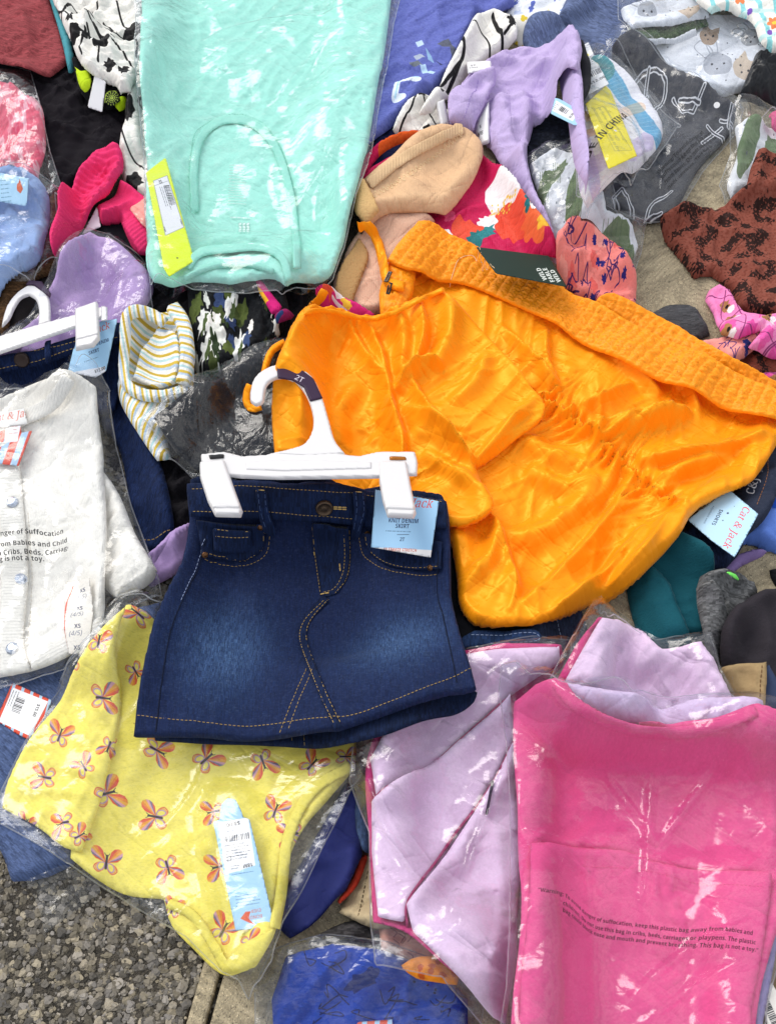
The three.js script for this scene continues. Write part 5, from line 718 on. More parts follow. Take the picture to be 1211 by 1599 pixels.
{
  const d = thing('denim_shorts', 'dark denim shorts with white script on the waistband lining', 'shorts');
  const dm = fabric('#263457', { bump: 'twill', grain: 'denim', bs: 0.5 });
  cloth('lining', { parent: d, out: [[1130, 790], [1165, 745], [1185, 695], [1260, 680], [1250, 730], [1215, 770], [1190, 815], [1150, 850]], thick: 12, edge: 10, wr: [[3, 30, 40, 2]], mat: fabric('#232a3c', { bump: 'twill' }), print: { size: 320, bg: '#272e40', draw(c) { text(c, 'C&J', 1168, 775, 17, { rot: -72, style: 'italic', font: 'serif', color: '#e2e4ea' }); text(c, 'SHORT', 1186, 738, 7, { rot: -78, color: '#c9ccd6' }); } } });
  cloth('leg', { parent: d, out: [[1040, 850], [1080, 800], [1140, 780], [1160, 850], [1130, 890], [1090, 888], [1055, 868]], thick: 14, edge: 12, wr: [[4, 26, 60, 2.5], [2, 12, 60, 3, 'r']], mat: dm });
  stitches(d, [[1200, 708], [1195, 750], [1180, 790]], '#8a5a3a'); stitches(d, [[1068, 858], [1080, 838]], '#5b6685', {});
  cloth('hang_tag', { label: 'pale blue hang tag with red script lettering on denim shorts', cat: 'tag', out: [[1072, 812], [1136, 764], [1183, 803], [1146, 871], [1110, 845]], round: false, thick: 0.5, edge: 0.6, rigid: true, flat: true, lean: 0.25, rest: 0.998, cell: 0.002, mat: paper('#b0d3ec'), print: { size: 384, bg: '#b3d8f2', draw(c) { text(c, 'Cat & Jack', 1166, 792, 16, { rot: 118, style: 'italic', font: 'serif', color: '#d84a44' }); text(c, 'SHORTS', 1127, 792, 8, { rot: 118, style: 'bold', color: '#35455f' }); text(c, 'Adjustable waist', 1116, 784, 4.6, { rot: 118, color: '#58708c' }); blob(c, 1136, 800, 1.6, 1.6, 0, '#35455f'); blob(c, 1128, 812, 1, 1, 0, '#35455f'); } } });
}
{
  const s = thing('teal_joggers', 'dark teal fleece joggers with two folds beneath the orange dress', 'joggers'), m = fabric('#14525f', { bump: 'fleece', bs: 0.5, sheen: 0.3 });
  cloth('back_leg', { parent: s, out: [[1000, 860], [1060, 830], [1110, 860], [1110, 930], [1100, 1000], [1040, 1000], [1010, 930]], thick: 20, edge: 22, wr: soft(70), mat: m });
  cloth('front_leg', { parent: s, out: [[975, 905], [1010, 880], [1040, 905], [1060, 950], [1078, 1000], [1085, 1030], [1010, 1030], [985, 960]], thick: 22, edge: 22, wr: [[3, 50, 70, 3]], mat: m });
}
{
  const g = thing('grey_joggers', 'light grey marl joggers twisted beside teal ones with neon green mark', 'joggers'), m = fabric('#8d8e90', { bump: 'fleece', grain: 'marl', bs: 0.5 });
  cloth('waist', { parent: g, out: [[1086, 925], [1092, 900], [1115, 890], [1150, 892], [1175, 908], [1182, 926], [1165, 950], [1145, 990], [1130, 985], [1128, 940], [1110, 925]], thick: 22, edge: 18, cell: 0.0024, wr: [[4, 40, 60, 2]], mat: m });
  cloth('leg', { parent: g, out: [[1086, 915], [1110, 905], [1124, 925], [1132, 950], [1138, 970], [1128, 1000], [1124, 1040], [1105, 1040], [1095, 980]], thick: 20, edge: 16, cell: 0.0024, wr: [[3, 40, 80, 2]], mat: m, folds: [[[[1120, 920], [1112, 945], [1128, 965]], 5, 6, 's']] });
  cloth('neon_mark', { parent: g, out: [[1130, 892], [1146, 895], [1155, 908], [1144, 902]], thick: 1.2, edge: 2, cell: 0.0014, mat: fabric('#7ff06a', { rough: 0.5 }) });
}
{
  cloth('charcoal_fleece', { label: 'charcoal fleece garment beside the grey marl joggers', cat: 'fleece', out: [[1125, 990], [1140, 955], [1175, 930], [1215, 918], [1280, 920], [1280, 1100], [1200, 1110], [1130, 1060]], thick: 24, edge: 24, wr: soft(100), mat: fabric('#312d33', { bump: 'fleece', bs: 0.6 }), folds: [[[[1185, 960], [1190, 1000], [1185, 1060]], 6, 9, 's']] });
  const k = thing('khaki_pants', 'khaki cotton pants corner with stitched hem beside charcoal fleece', 'pants');
  cloth('denim_lining', { parent: k, out: [[1180, 1050], [1200, 1038], [1225, 1085], [1225, 1120], [1185, 1120]], thick: 7, mat: fabric('#3b4866', { bump: 'twill' }) });
  cloth('leg', { parent: k, out: [[1120, 1045], [1196, 1034], [1194, 1100], [1185, 1130], [1120, 1120]], round: false, thick: 8, edge: 6, wr: [[2, 30, 90, 2]], mat: fabric('#a88f68', { bump: 'twill' }) });
  stitches(k, [[1188, 1040], [1186, 1070], [1184, 1100]], '#6d4f2c');
}
cloth('black_shorts', { label: 'black shorts in the hollow between the denim skirt and orange dress', cat: 'shorts', out: [[600, 860], [700, 850], [760, 930], [850, 960], [840, 1010], [700, 1030], [610, 980]], thick: 10, wr: cotton(50), mat: fabric('#15161c') });
{ // denim scraps under the dress hem
  const d = thing('denim_overalls', 'blue denim overalls strap and bib under the orange dress hem', 'overalls'), dm = fabric('#2b4470', { bump: 'twill', grain: 'denim' });
  cloth('bib', { parent: d, out: [[820, 985], [870, 950], [905, 945], [925, 1010], [880, 1030], [800, 1030]], thick: 10, wr: cotton(30), mat: fabric('#36415c', { bump: 'twill', grain: 'denim' }) });
  cloth('strap', { parent: d, out: [[715, 1000], [740, 985], [800, 984], [838, 984], [848, 995], [842, 1008], [760, 1012], [720, 1016]], thick: 9, edge: 8, cell: 0.002, mat: dm });
  stitches(d, [[735, 992], [800, 990], [838, 991], [842, 1000], [830, 1004], [760, 1006]], '#8ea0c0', { w: 0.7 }); stitches(d, [[868, 960], [876, 1000]], '#8a9ab8', { w: 0.7 });
}
// ---- bottom middle: navy, beige, red, blue bag
cloth('grey_marl_shirt', { label: 'dark grey marl fabric between the navy garment and blue bag', cat: 'shirt', out: [[480, 1470], [540, 1440], [600, 1440], [600, 1500], [500, 1510]], thick: 9, wr: cotton(10), mat: fabric('#4d4a4c', { grain: 'marl', bump: 'fleece' }) });
cloth('peach_print_shirt', { label: 'peach printed cloth showing through the lavender bag corner', cat: 'shirt', out: [[590, 1440], [700, 1450], [712, 1500], [640, 1515], [596, 1490]], thick: 10, wr: cotton(10), mat: fabric('#e8a58e'), print: { size: 192, bg: '#eaa890', draw(c) { for (let k = 0; k < 16; k++) { const x = 600 + 90 * wn(k, 1, 2), y = 1450 + 50 * wn(k, 2, 2); poly(c, [[x, y], [x + 9, y + 6], [x + 4, y + 14]], null, '#8f4a40', 1.2, 'open'); } } } });
cloth('beige_pants', { label: 'beige cotton pants with dark stitched seam beneath the lavender bag', cat: 'pants', out: [[528, 1425], [560, 1340], [600, 1330], [610, 1450], [585, 1450]], thick: 11, edge: 8, wr: [[3, 30, 60, 2]], mat: fabric('#c3b08d', { bump: 'twill' }), folds: [[[[540, 1392], [565, 1402], [600, 1398]], 4, 5, 's']] });
stitches(scene.children.find(o => o.name === 'beige_pants'), [[574, 1360], [566, 1400], [558, 1440]], '#54482e', { name: 'stitching' });
cloth('red_shirt', { label: 'red cloth edge with small orange corner beside beige pants', cat: 'shirt', out: [[545, 1380], [562, 1335], [575, 1335], [560, 1378], [548, 1395], [530, 1412], [525, 1408]], thick: 9, mat: fabric('#b93a26') });
{
  const n = thing('navy_shirt', 'navy blue smooth top with creased fold between yellow and lavender bags', 'shirt'), m = fabric('#232a63', { bump: 'weave', rough: 0.75 });
  cloth('body', { parent: n, out: [[420, 1430], [480, 1330], [540, 1220], [562, 1240], [566, 1335], [540, 1390], [480, 1450], [452, 1466], [436, 1450]], round: false, thick: 13, edge: 9, wr: [[3, 60, 120, 2.4]], mat: m, folds: [[[[500, 1355], [530, 1345], [562, 1330]], 6, 6, 's'], [[[520, 1320], [490, 1350], [485, 1364]], 4, 5]] });
  cloth('faded_denim', { label: 'faded blue denim edge beside the navy top', cat: 'denim', out: [[556, 1225], [580, 1240], [584, 1335], [566, 1330], [555, 1290]], thick: 12, mat: fabric('#41557a', { bump: 'twill', grain: 'denim' }) });
}
{
  const b = thing('plastic_bag', 'crinkled clear bag around the royal blue garment at the near edge', 'bag');
  const out = [[398, 1540], [425, 1485], [500, 1460], [600, 1470], [700, 1510], [760, 1540], [740, 1660], [400, 1660]];
  bagBack(out, { parent: b });
  cloth('royal_blue_tee', { label: 'royal blue tee with dark line drawing folded in a clear bag', cat: 't-shirt', out: [[424, 1560], [446, 1494], [520, 1474], [600, 1485], [700, 1525], [730, 1560], [730, 1660], [430, 1660]], round: false, thick: 9, edge: 8, wr: [[6, 60, 20, 2], [5, 34, 40, 3, 'r']], mat: fabric('#1f3c9a', { bump: 'terry', bs: 0.4 }), print: { size: 512, bg: '#203f9e', draw(c) { for (let k = 0; k < 22; k++) { const x = 440 + 260 * wn(k, 1, 4), y = 1490 + 120 * wn(k, 2, 4); poly(c, [0, 1, 2, 3].map(q => [x + 22 * q * (wn(k, q, 5) - 0.3), y + 18 * q * (wn(k, q, 6) - 0.4)]), null, '#151d4e', 1.8, 'open'); } blob(c, 568, 1535, 26, 12, -20, '#1c2a6a', 0.4); blob(c, 660, 1540, 26, 22, 0, '#223f94', 0.3); for (let k = 0; k < 9; k++) { c.fillStyle = '#141a44'; c.fillRect(640 + 60 * wn(k, 8, 4), 1510 + 60 * wn(k, 9, 4), 4, 3); } } } });
  cloth('paper_tag', { label: 'red and blue striped tag inside the royal blue bag', cat: 'tag', out: [[555, 1596], [612, 1592], [620, 1640], [560, 1645]], round: false, thick: 0.5, edge: 0.6, rigid: true, flat: true, cell: 0.002, mat: paper('#d9543c'), print: { size: 128, bg: '#d9604a', draw(c) { for (let k = 0; k < 4; k++) poly(c, [[570 + k * 20, 1585], [562 + k * 20, 1650]], null, '#a9c8e2', 8); } } });
  bagFront(out, { parent: b, a: 120, wr: [[6, 55, 120, 1.8], [4, 34, 60, 2.4, 'r'], [1.4, 14, 100, 2, 'r']] });
}
cloth('orange_headband', { label: 'orange gathered headband at the edge of the lavender bag', cat: 'headband', out: [[625, 1508], [650, 1494], [700, 1498], [718, 1512], [714, 1538], [680, 1534], [645, 1526]], thick: 13, edge: 10, cell: 0.002, wr: [[3, 14, 20, 2]], mat: fabric('#ee8a1a', { rough: 0.6 }), print: { size: 128, bg: '#f08e1c', draw(c) { for (let k = 0; k < 8; k++) blob(c, 630 + 80 * wn(k, 1, 3), 1500 + 32 * wn(k, 2, 3), 4, 6, 40 * k, '#c8560f', 0.3, k); } } });

// ---- yellow bodysuit with butterflies
{
  const b = thing('plastic_bag', 'clear bag around the yellow butterfly print bodysuit', 'bag');
  const out = [[188, 932], [215, 926], [262, 940], [330, 1000], [480, 1090], [582, 1148], [572, 1200], [545, 1238], [500, 1330], [440, 1440], [424, 1500], [406, 1530], [388, 1560], [372, 1530], [345, 1516], [290, 1462], [150, 1378], [60, 1318], [-4, 1284], [-4, 1250], [40, 1160], [100, 1055], [150, 982]];
  bagBack(out, { parent: b, round: false });
  // the loose corner of film on the asphalt
  cloth('film_corner', { parent: b, out: [[40, 1375], [100, 1350], [150, 1370], [158, 1392], [70, 1458], [62, 1420]], round: false, sheet: true, thick: 0.3, edge: 3, drape: 10, cell: 0.0026, wr: [[5, 24, 50, 2, 'r'], [2, 11, 100, 2, 'r']], mat: FILM_SOFT });
  const fly = (c, x, y, a, s, v) => {
    c.save(); c.translate(x, y); c.rotate(a * Math.PI / 180); c.scale(s, s);
    const wing = (m) => { c.save(); c.scale(m, 1);
      const st = ['#e0563f', '#e2614a', '#ee8f3a', '#f2b04a', '#d9a0b0', '#7a7794', '#e0563f'];   // bands fanning out from the body
      const tip = [[5, -13], [9, -17.5], [13, -18.5], [16.5, -17.5], [18.5, -14], [18.5, -10], [16.5, -6], [12, -2]];
      for (let q = 0; q < 7; q++) poly(c, [[1, 1], tip[q], tip[q + 1]], st[q], st[q], 0.5);
      for (const r of [1, 0.68, 0.38]) poly(c, [[2, 2], [5 + 5 * r, 2 + 2 * r], [7 + 6 * r, 8 + 2 * r], [6 + 2 * r, 11 + 4 * r], [3, 9 + 2 * r]], null, r > 0.9 ? '#dd6a4e' : r > 0.5 ? '#e8955a' : '#b694c0', 1.3, 'closed'); c.restore(); };
    wing(1); wing(-1); poly(c, [[0, -8], [0, 9]], null, '#3a3340', 2.6); poly(c, [[0, -6], [-3, -11]], null, '#3a3340', 0.8); poly(c, [[0, -6], [3, -11]], null, '#3a3340', 0.8); c.restore(); };
  const flies = [[164, 1020, 10, 0.9], [222, 975, -60, 0.9], [163, 1092, 95, 1.05], [215, 1055, 150, 0.8], [91, 1143, 20, 0.95], [171, 1168, 200, 0.8], [65, 1208, -80, 1], [132, 1198, -30, 0.9], [170, 1242, 70, 1.15], [97, 1285, -95, 1], [32, 1280, 30, 0.8], [125, 1305, 60, 0.8], [240, 1272, -80, 1.1], [246, 1172, 110, 1], [322, 1182, 50, 1.1], [410, 1188, 160, 1.05], [487, 1190, 40, 1.05], [166, 1345, 5, 1.05], [260, 1352, 165, 1.05], [332, 1265, -100, 0.9], [430, 1265, 20, 1], [340, 1350, -100, 1], [268, 1415, 20, 0.8], [348, 1450, 30, 1.15], [455, 1305, -100, 1], [395, 1480, 80, 0.9], [120, 1045, 0, 0.8], [300, 1100, 30, 1], [540, 1180, 90, 0.9]];
  const draw = (c, f) => { flies.forEach(([x, y, a, s], k) => { f(x, y); fly(c, x, y, a, s * 1.16, k); }); };
  const s = thing('yellow_bodysuit', 'yellow bodysuit printed with rainbow butterflies inside a clear bag', 'bodysuit');
  const m = fabric('#f8e86c', { bump: 'knit', bs: 0.25 });
  cloth('body', { ws: 1.1, parent: s, out: [[150, 1000], [200, 942], [240, 966], [300, 1060], [420, 1110], [556, 1152], [552, 1200], [520, 1240], [480, 1285], [455, 1330], [436, 1400], [430, 1455], [400, 1510], [360, 1524], [340, 1518], [300, 1480], [268, 1445], [256, 1404], [200, 1398], [150, 1372], [110, 1340], [120, 1260], [140, 1160]], thick: 8, edge: 8, drape: 10, cell: 0.0028, wr: [[4, 90, 60, 2.2], [1.6, 36, 80, 3, 'r']], mat: m, print: { size: 1280, bg: '#f8e86c', draw }, folds: [[[[180, 1140], [160, 1230], [110, 1330]], 3, 5, 's'], [[[540, 1200], [470, 1230], [430, 1320], [420, 1440]], 3, 5, 's'], [[[258, 1404], [300, 1412], [340, 1440]], 3, 5, 's'], [[[415, 1160], [420, 1230], [440, 1290]], 3, 8]] });
  cloth('sleeve', { ws: 1.1, parent: s, out: [[198, 946], [180, 1010], [190, 1080], [182, 1150], [160, 1240], [128, 1330], [104, 1325], [60, 1292], [4, 1262], [10, 1228], [50, 1150], [108, 1064], [150, 992]], thick: 6, edge: 6, cell: 0.0026, wr: [[4, 26, 25, 5], [1.5, 11, 30, 4, 'r']], mat: m, print: { size: 896, bg: '#f8e86c', draw }, folds: [[[[40, 1235], [90, 1240], [150, 1250]], 3, 4], [[[120, 1100], [160, 1130], [180, 1160]], 3, 5], [[[70, 1190], [130, 1210], [165, 1220]], 3, 5]] });
  cloth('leg_band', { parent: s, out: band([[262, 1410], [300, 1428], [330, 1470], [352, 1512]], 16), thick: 2, edge: 2.5, cell: 0.002, drape: 6, mat: m });
  cloth('neckband', { parent: s, out: band([[548, 1196], [490, 1232], [452, 1300], [438, 1400], [428, 1450]], 18), thick: 2, edge: 2.5, cell: 0.002, drape: 6, mat: m });
  cloth('crotch_binding', { parent: s, out: [[360, 1490], [430, 1448], [420, 1475], [398, 1508], [372, 1520], [345, 1518]], thick: 4, edge: 4, cell: 0.002, wr: [[2, 14, 30, 2]], mat: m });
  cloth('price_tag', { label: 'pale blue tag with white price sticker upside down on yellow bodysuit', cat: 'tag', out: [[333, 1284], [343, 1280], [346, 1256], [356, 1246], [368, 1249], [376, 1264], [380, 1276], [390, 1280], [429, 1446], [368, 1454]], round: false, thick: 0.6, edge: 0.6, rigid: true, flat: true, cell: 0.0016, lean: 0.25, mat: paper('#a5cbe8'), print: { size: 640, bg: '#a3cdec', draw(c) { poly(c, [[339, 1281], [387, 1274], [399, 1352], [352, 1364]], '#ebebee'); text(c, '$8.00', 374, 1282, 9, { rot: 172, style: 'bold' }); barcode(c, 349, 1303, 38, 10, -6); greek(c, 348, 1296, 22, 1, 4, -6, '#555b66', 1); greek(c, 350, 1318, 40, 6, 4.6, -6, '#3c4048', 1.2); poly(c, [[354, 1336], [360, 1335], [361, 1342], [355, 1343], [354, 1336]], null, '#30343c', 0.8); text(c, '18M', 395, 1350, 8, { rot: 172, style: 'bold' }); greek(c, 360, 1351, 14, 2, 4, -6, '#555b66', 1); greek(c, 362, 1364, 40, 1, 4, -6, '#5f86a8', 1.2); greek(c, 368, 1398, 38, 4, 5, -6, '#5f86a8', 1.3); text(c, 'EVER', 408, 1421, 7, { rot: 174, color: '#d2604e' }); text(c, 'BONDED', 410, 1430, 7, { rot: 174, color: '#d2604e' }); poly(c, [[376, 1432], [384, 1422], [392, 1422], [388, 1432], [398, 1442], [392, 1440], [384, 1436]], '#d8543c'); } } });
  bagFront(out, { parent: b, a: 120, cell: 0.0024, wr: [[3.5, 80, 120, 2], [1.6, 46, 110, 3, 'r'], [0.8, 18, 60, 2.2, 'r'], [0.4, 9, 90, 2, 'r']], folds: [[[[60, 1318], [150, 1370], [290, 1455]], 3, 4], [[[545, 1238], [500, 1330], [440, 1440]], 4, 5], [[[240, 960], [250, 1060], [190, 1150]], 3, 6], [[[340, 1160], [300, 1250], [260, 1300]], 3, 6]] });
}
// ---- the orange satin dress
{
  const d = thing('orange_dress', 'bright orange satin dress with smocked bands and gathered seams', 'dress');
  const sat = fabric('#fd9c14', { bump: 'satin', rough: 0.45, spec: 0.7, specColor: '#ffe2a8', sheen: 0.3, bs: 0.04, grain: null });
  sat.metalness = 0.14;
  const crisp = fabric('#fa9912', { bump: 'satin', rough: 0.5, spec: 0.6, bs: 0.06, grain: null });
  // shirred elastic: rows along the band, puckers across each row
  const smock = (line, rowPitch, pucker, amp) => () => {
    const L = smoothOpen(line.map(p => lay(p[0], p[1], 0.012, 0.01)), 0.006);
    return (x, z) => { const [dist, al, sdn] = segDist(x, z, L, false), q = dist * sdn, t = al / rowPitch + 0.12 * noise(q * 60, al * 20), r = Math.floor(t), f = t - r, u = q / pucker + r * 1.7 + 0.35 * noise(al * 90, q * 40), n = noise(u, r * 5.3 + f * 0.8); return amp * Math.pow(Math.abs(S(f * Math.PI)), 0.5) * (0.62 + 0.6 * n); };
  };
  const gather = (line, reach, amp, pucker) => () => { const L = smoothOpen(line.map(p => lay(p[0], p[1], 0.012, 0.01)), 0.005); return (x, z) => { const [dist, al, sdn, len] = segDist(x, z, L, false); const e = Math.exp(-dist / reach); if (e < 0.02) return 0; const u = al / pucker + sdn * 7.3, bend = noise(al * 18, sdn * 3) * dist * 90; return amp * e * (0.5 + 0.5 * noise(u + bend, dist * 22)) + amp * 0.6 * Math.exp(-((dist / 0.004) ** 2)) * (0.5 + 0.5 * noise(al / 0.005, 2)); }; };
  // straps
  cloth('shoulder_strap', { parent: d, out: band([[474, 498], [486, 478], [500, 466], [508, 452]], 14), thick: 4, edge: 4, cell: 0.002, mat: sat });
  cloth('side_tie', { parent: d, out: band([[446, 534], [424, 548], [414, 575], [410, 600]], 11), thick: 4, edge: 3, cell: 0.002, mat: sat });
  cloth('side_tie', { parent: d, out: band([[390, 600], [384, 622], [392, 638], [408, 634]], 12), thick: 5, edge: 4, cell: 0.002, mat: sat });
  // back smocked band, seen beyond the front one
  const backBand = [[948, 470], [1010, 497], [1090, 540], [1170, 585], [1230, 612]];
  cloth('back_smocked_band', { parent: d, out: [[926, 476], [934, 464], [952, 458], [990, 474], [1060, 512], [1130, 552], [1190, 585], [1240, 612], [1230, 640], [1100, 590], [1000, 530]], thick: 12, edge: 8, cell: 0.0012, drape: 16, mat: crisp, disp: smock(backBand, 0.0105, 0.0022, 0.0034) });
  cloth('skirt', { fs: 2.7, parent: d, out: [[612, 420], [640, 385], [700, 400], [850, 468], [1000, 545], [1100, 590], [1236, 640], [1214, 690], [1190, 730], [1166, 756], [1120, 776], [1082, 800], [1060, 836], [1030, 872], [990, 910], [930, 944], [850, 972], [790, 978], [738, 974], [718, 950], [712, 900], [704, 850], [690, 800], [640, 700], [620, 560]], thick: 18, edge: 20, drape: 14, nok: 1, cell: 0.0019, wr: [[5, 90, 30, 2], [2.2, 46, 10, 3, 'r'], [1.8, 34, 50, 3, 'k']], mat: sat, eq: 0.6,
    disp: gather([[842, 628], [880, 660], [930, 700], [975, 740], [1020, 782], [1056, 812]], 0.03, 0.017, 0.011),
    folds: [[[[870, 665], [930, 640], [985, 610]], 7, 7, 's'], [[[900, 690], [1000, 668], [1075, 656]], 9, 7, 's'], [[[1078, 655], [990, 680], [920, 700]], 5, 8], [[[1190, 690], [1110, 715], [990, 735]], 8, 9, 's'], [[[1140, 720], [1060, 745], [1010, 768]], 6, 8], [[[1080, 560], [1070, 600], [1085, 655]], 5, 6], [[[960, 560], [1000, 600], [1030, 625]], 5, 8], [[[850, 520], [850, 570], [870, 620]], 6, 8, 's'], [[[780, 520], [840, 590], [870, 630]], 7, 8, 's'],
      [[[745, 790], [780, 860], [800, 930], [790, 970]], 8, 12, 's'], [[[810, 960], [880, 900], [940, 830], [975, 770]], 9, 12, 's'], [[[860, 968], [940, 910], [1000, 840]], 8, 10, 's'], [[[760, 840], [830, 845], [900, 800], [950, 750]], 7, 14], [[[720, 930], [760, 890], [770, 850]], 6, 10], [[[940, 940], [1000, 880], [1030, 830]], 7, 9, 's'], [[[800, 680], [850, 720], [920, 740]], 6, 14], [[[820, 740], [880, 770], [930, 760]], 5, 10]] });
  // inner edge of the arm opening with its small gathers
  cloth('inner_ruffle', { parent: d, out: [[594, 500], [592, 455], [600, 430], [612, 400], [628, 378], [655, 372], [650, 420], [640, 470], [620, 492]], thick: 8, edge: 6, cell: 0.0016, mat: crisp, disp: smock([[640, 375], [612, 430], [602, 495]], 0.011, 0.0036, 0.003) });
  // front smocked band
  const bandLine = [[662, 352], [700, 372], [760, 400], [860, 448], [950, 492], [1050, 548], [1130, 585], [1240, 636]];
  cloth('smocked_band', { parent: d, out: [[604, 408], [616, 388], [638, 362], [652, 346], [676, 348], [704, 368], [760, 396], [806, 412], [880, 450], [960, 490], [1060, 540], [1130, 572], [1240, 622], [1240, 668], [1180, 648], [1110, 628], [1000, 580], [900, 532], [800, 476], [720, 444], [662, 428], [630, 420]], thick: 7, edge: 6, cell: 0.00105, drape: 16, mat: crisp, disp: smock(bandLine, 0.0105, 0.0022, 0.0036) });
  // bodice
  cloth('bodice', { fs: 2.7, parent: d, out: [[472, 486], [500, 481], [540, 490], [570, 497], [600, 494], [640, 474], [692, 450], [712, 478], [740, 505], [790, 558], [830, 606], [850, 630], [845, 655], [800, 690], [740, 736], [770, 790], [755, 810], [700, 822], [640, 800], [600, 800], [440, 800], [428, 700], [424, 640], [430, 575], [446, 535]], thick: 6, edge: 6, drape: 16, nok: 1, cell: 0.0018, wr: [[5, 80, 70, 2.2], [2, 44, 60, 3, 'r'], [1.6, 30, 100, 3, 'k']], mat: sat, eq: 0.6,
    disp: gather([[490, 484], [540, 494], [590, 499], [630, 482]], 0.026, 0.009, 0.009),
    folds: [[[[505, 490], [488, 530], [455, 565]], 3, 3, 's'], [[[535, 500], [565, 560], [600, 612]], 5, 8, 's'], [[[562, 500], [590, 560], [608, 640], [618, 720]], 6, 9, 's'], [[[600, 500], [628, 540], [625, 600]], 6, 8], [[[650, 480], [660, 540], [640, 600]], 7, 12, 's'], [[[700, 470], [700, 540], [670, 590]], 6, 12], [[[618, 628], [636, 600], [664, 582], [692, 586]], 8, 7, 's'], [[[640, 606], [668, 660], [704, 706], [732, 736]], 8, 6, 's'], [[[735, 735], [780, 690], [830, 640]], 6, 7], [[[470, 600], [500, 660], [520, 740]], 6, 12], [[[450, 570], [470, 640], [480, 700]], 4, 10], [[[560, 610], [530, 660], [540, 720]], 5, 12], [[[630, 652], [690, 695], [760, 760]], 7, 8, 's'], [[[600, 640], [625, 700], [625, 780]], 7, 9, 's'], [[[660, 720], [720, 760], [760, 790]], 5, 9], [[[760, 560], [740, 610], [700, 640]], 5, 10]] });
  cloth('neck_binding', { parent: d, out: band([[474, 488], [505, 484], [545, 492], [580, 498], [612, 490], [640, 476], [668, 462], [692, 452]], 7), thick: 3, edge: 2.4, cell: 0.0016, drape: 5, mat: sat });
  const strap = cloth('adjustable_strap', { parent: d, out: band([[558, 352], [575, 352], [590, 378], [598, 410], [606, 440], [632, 448]], 15), thick: 4, edge: 3, cell: 0.0018, drape: 6, mat: sat, wr: [[1.5, 16, 60, 2]] });
  const black = plastic('#17150f', 0.4);
  for (const [x, y, a] of [[567, 354, 0.5], [606, 434, 1.1], [608, 451, 1.1]]) { const s = new THREE.Shape(); s.moveTo(-0.006, -0.0022); s.lineTo(0.006, -0.0022); s.lineTo(0.006, 0.0022); s.lineTo(-0.006, 0.0022); const h = new THREE.Path(); h.moveTo(-0.0048, -0.0009); h.lineTo(-0.0048, 0.0009); h.lineTo(0.0048, 0.0009); h.lineTo(0.0048, -0.0009); s.holes.push(h); const g = new THREE.ExtrudeGeometry(s, { depth: 0.001, bevelEnabled: true, bevelSize: 0.0003, bevelThickness: 0.0003, bevelSegments: 1 }).rotateX(-Math.PI / 2); setDown(new THREE.Mesh(g, black), 'slider', x, y, d, 0.5, a); }
  cloth('brand_card', { label: 'dark green hang tag with white lettering beside the smocked orange band', cat: 'tag', rest: 0.99, out: [[742, 386], [856, 400], [885, 449], [774, 428]], round: false, thick: 0.6, edge: 0.6, rigid: true, flat: true, cell: 0.002, lean: 0.3, mat: paper('#1e3029'), print: { size: 320, bg: '#1f332b', draw(c) { for (const [t, x, y] of [['WILD', 872, 440], ['FABLE', 862, 442], ['WILD', 850, 440]]) text(c, t, x, y, 10.5, { rot: 246, style: 'bold', color: '#dfe4df' }); } } });
  cord(d, [[770, 432], [752, 418], [738, 400], [718, 404], [702, 446]], new THREE.MeshStandardMaterial({ color: '#e9c9a0', roughness: 0.6 }), 0.35, { name: 'tag_thread', up: 0.6 });
}
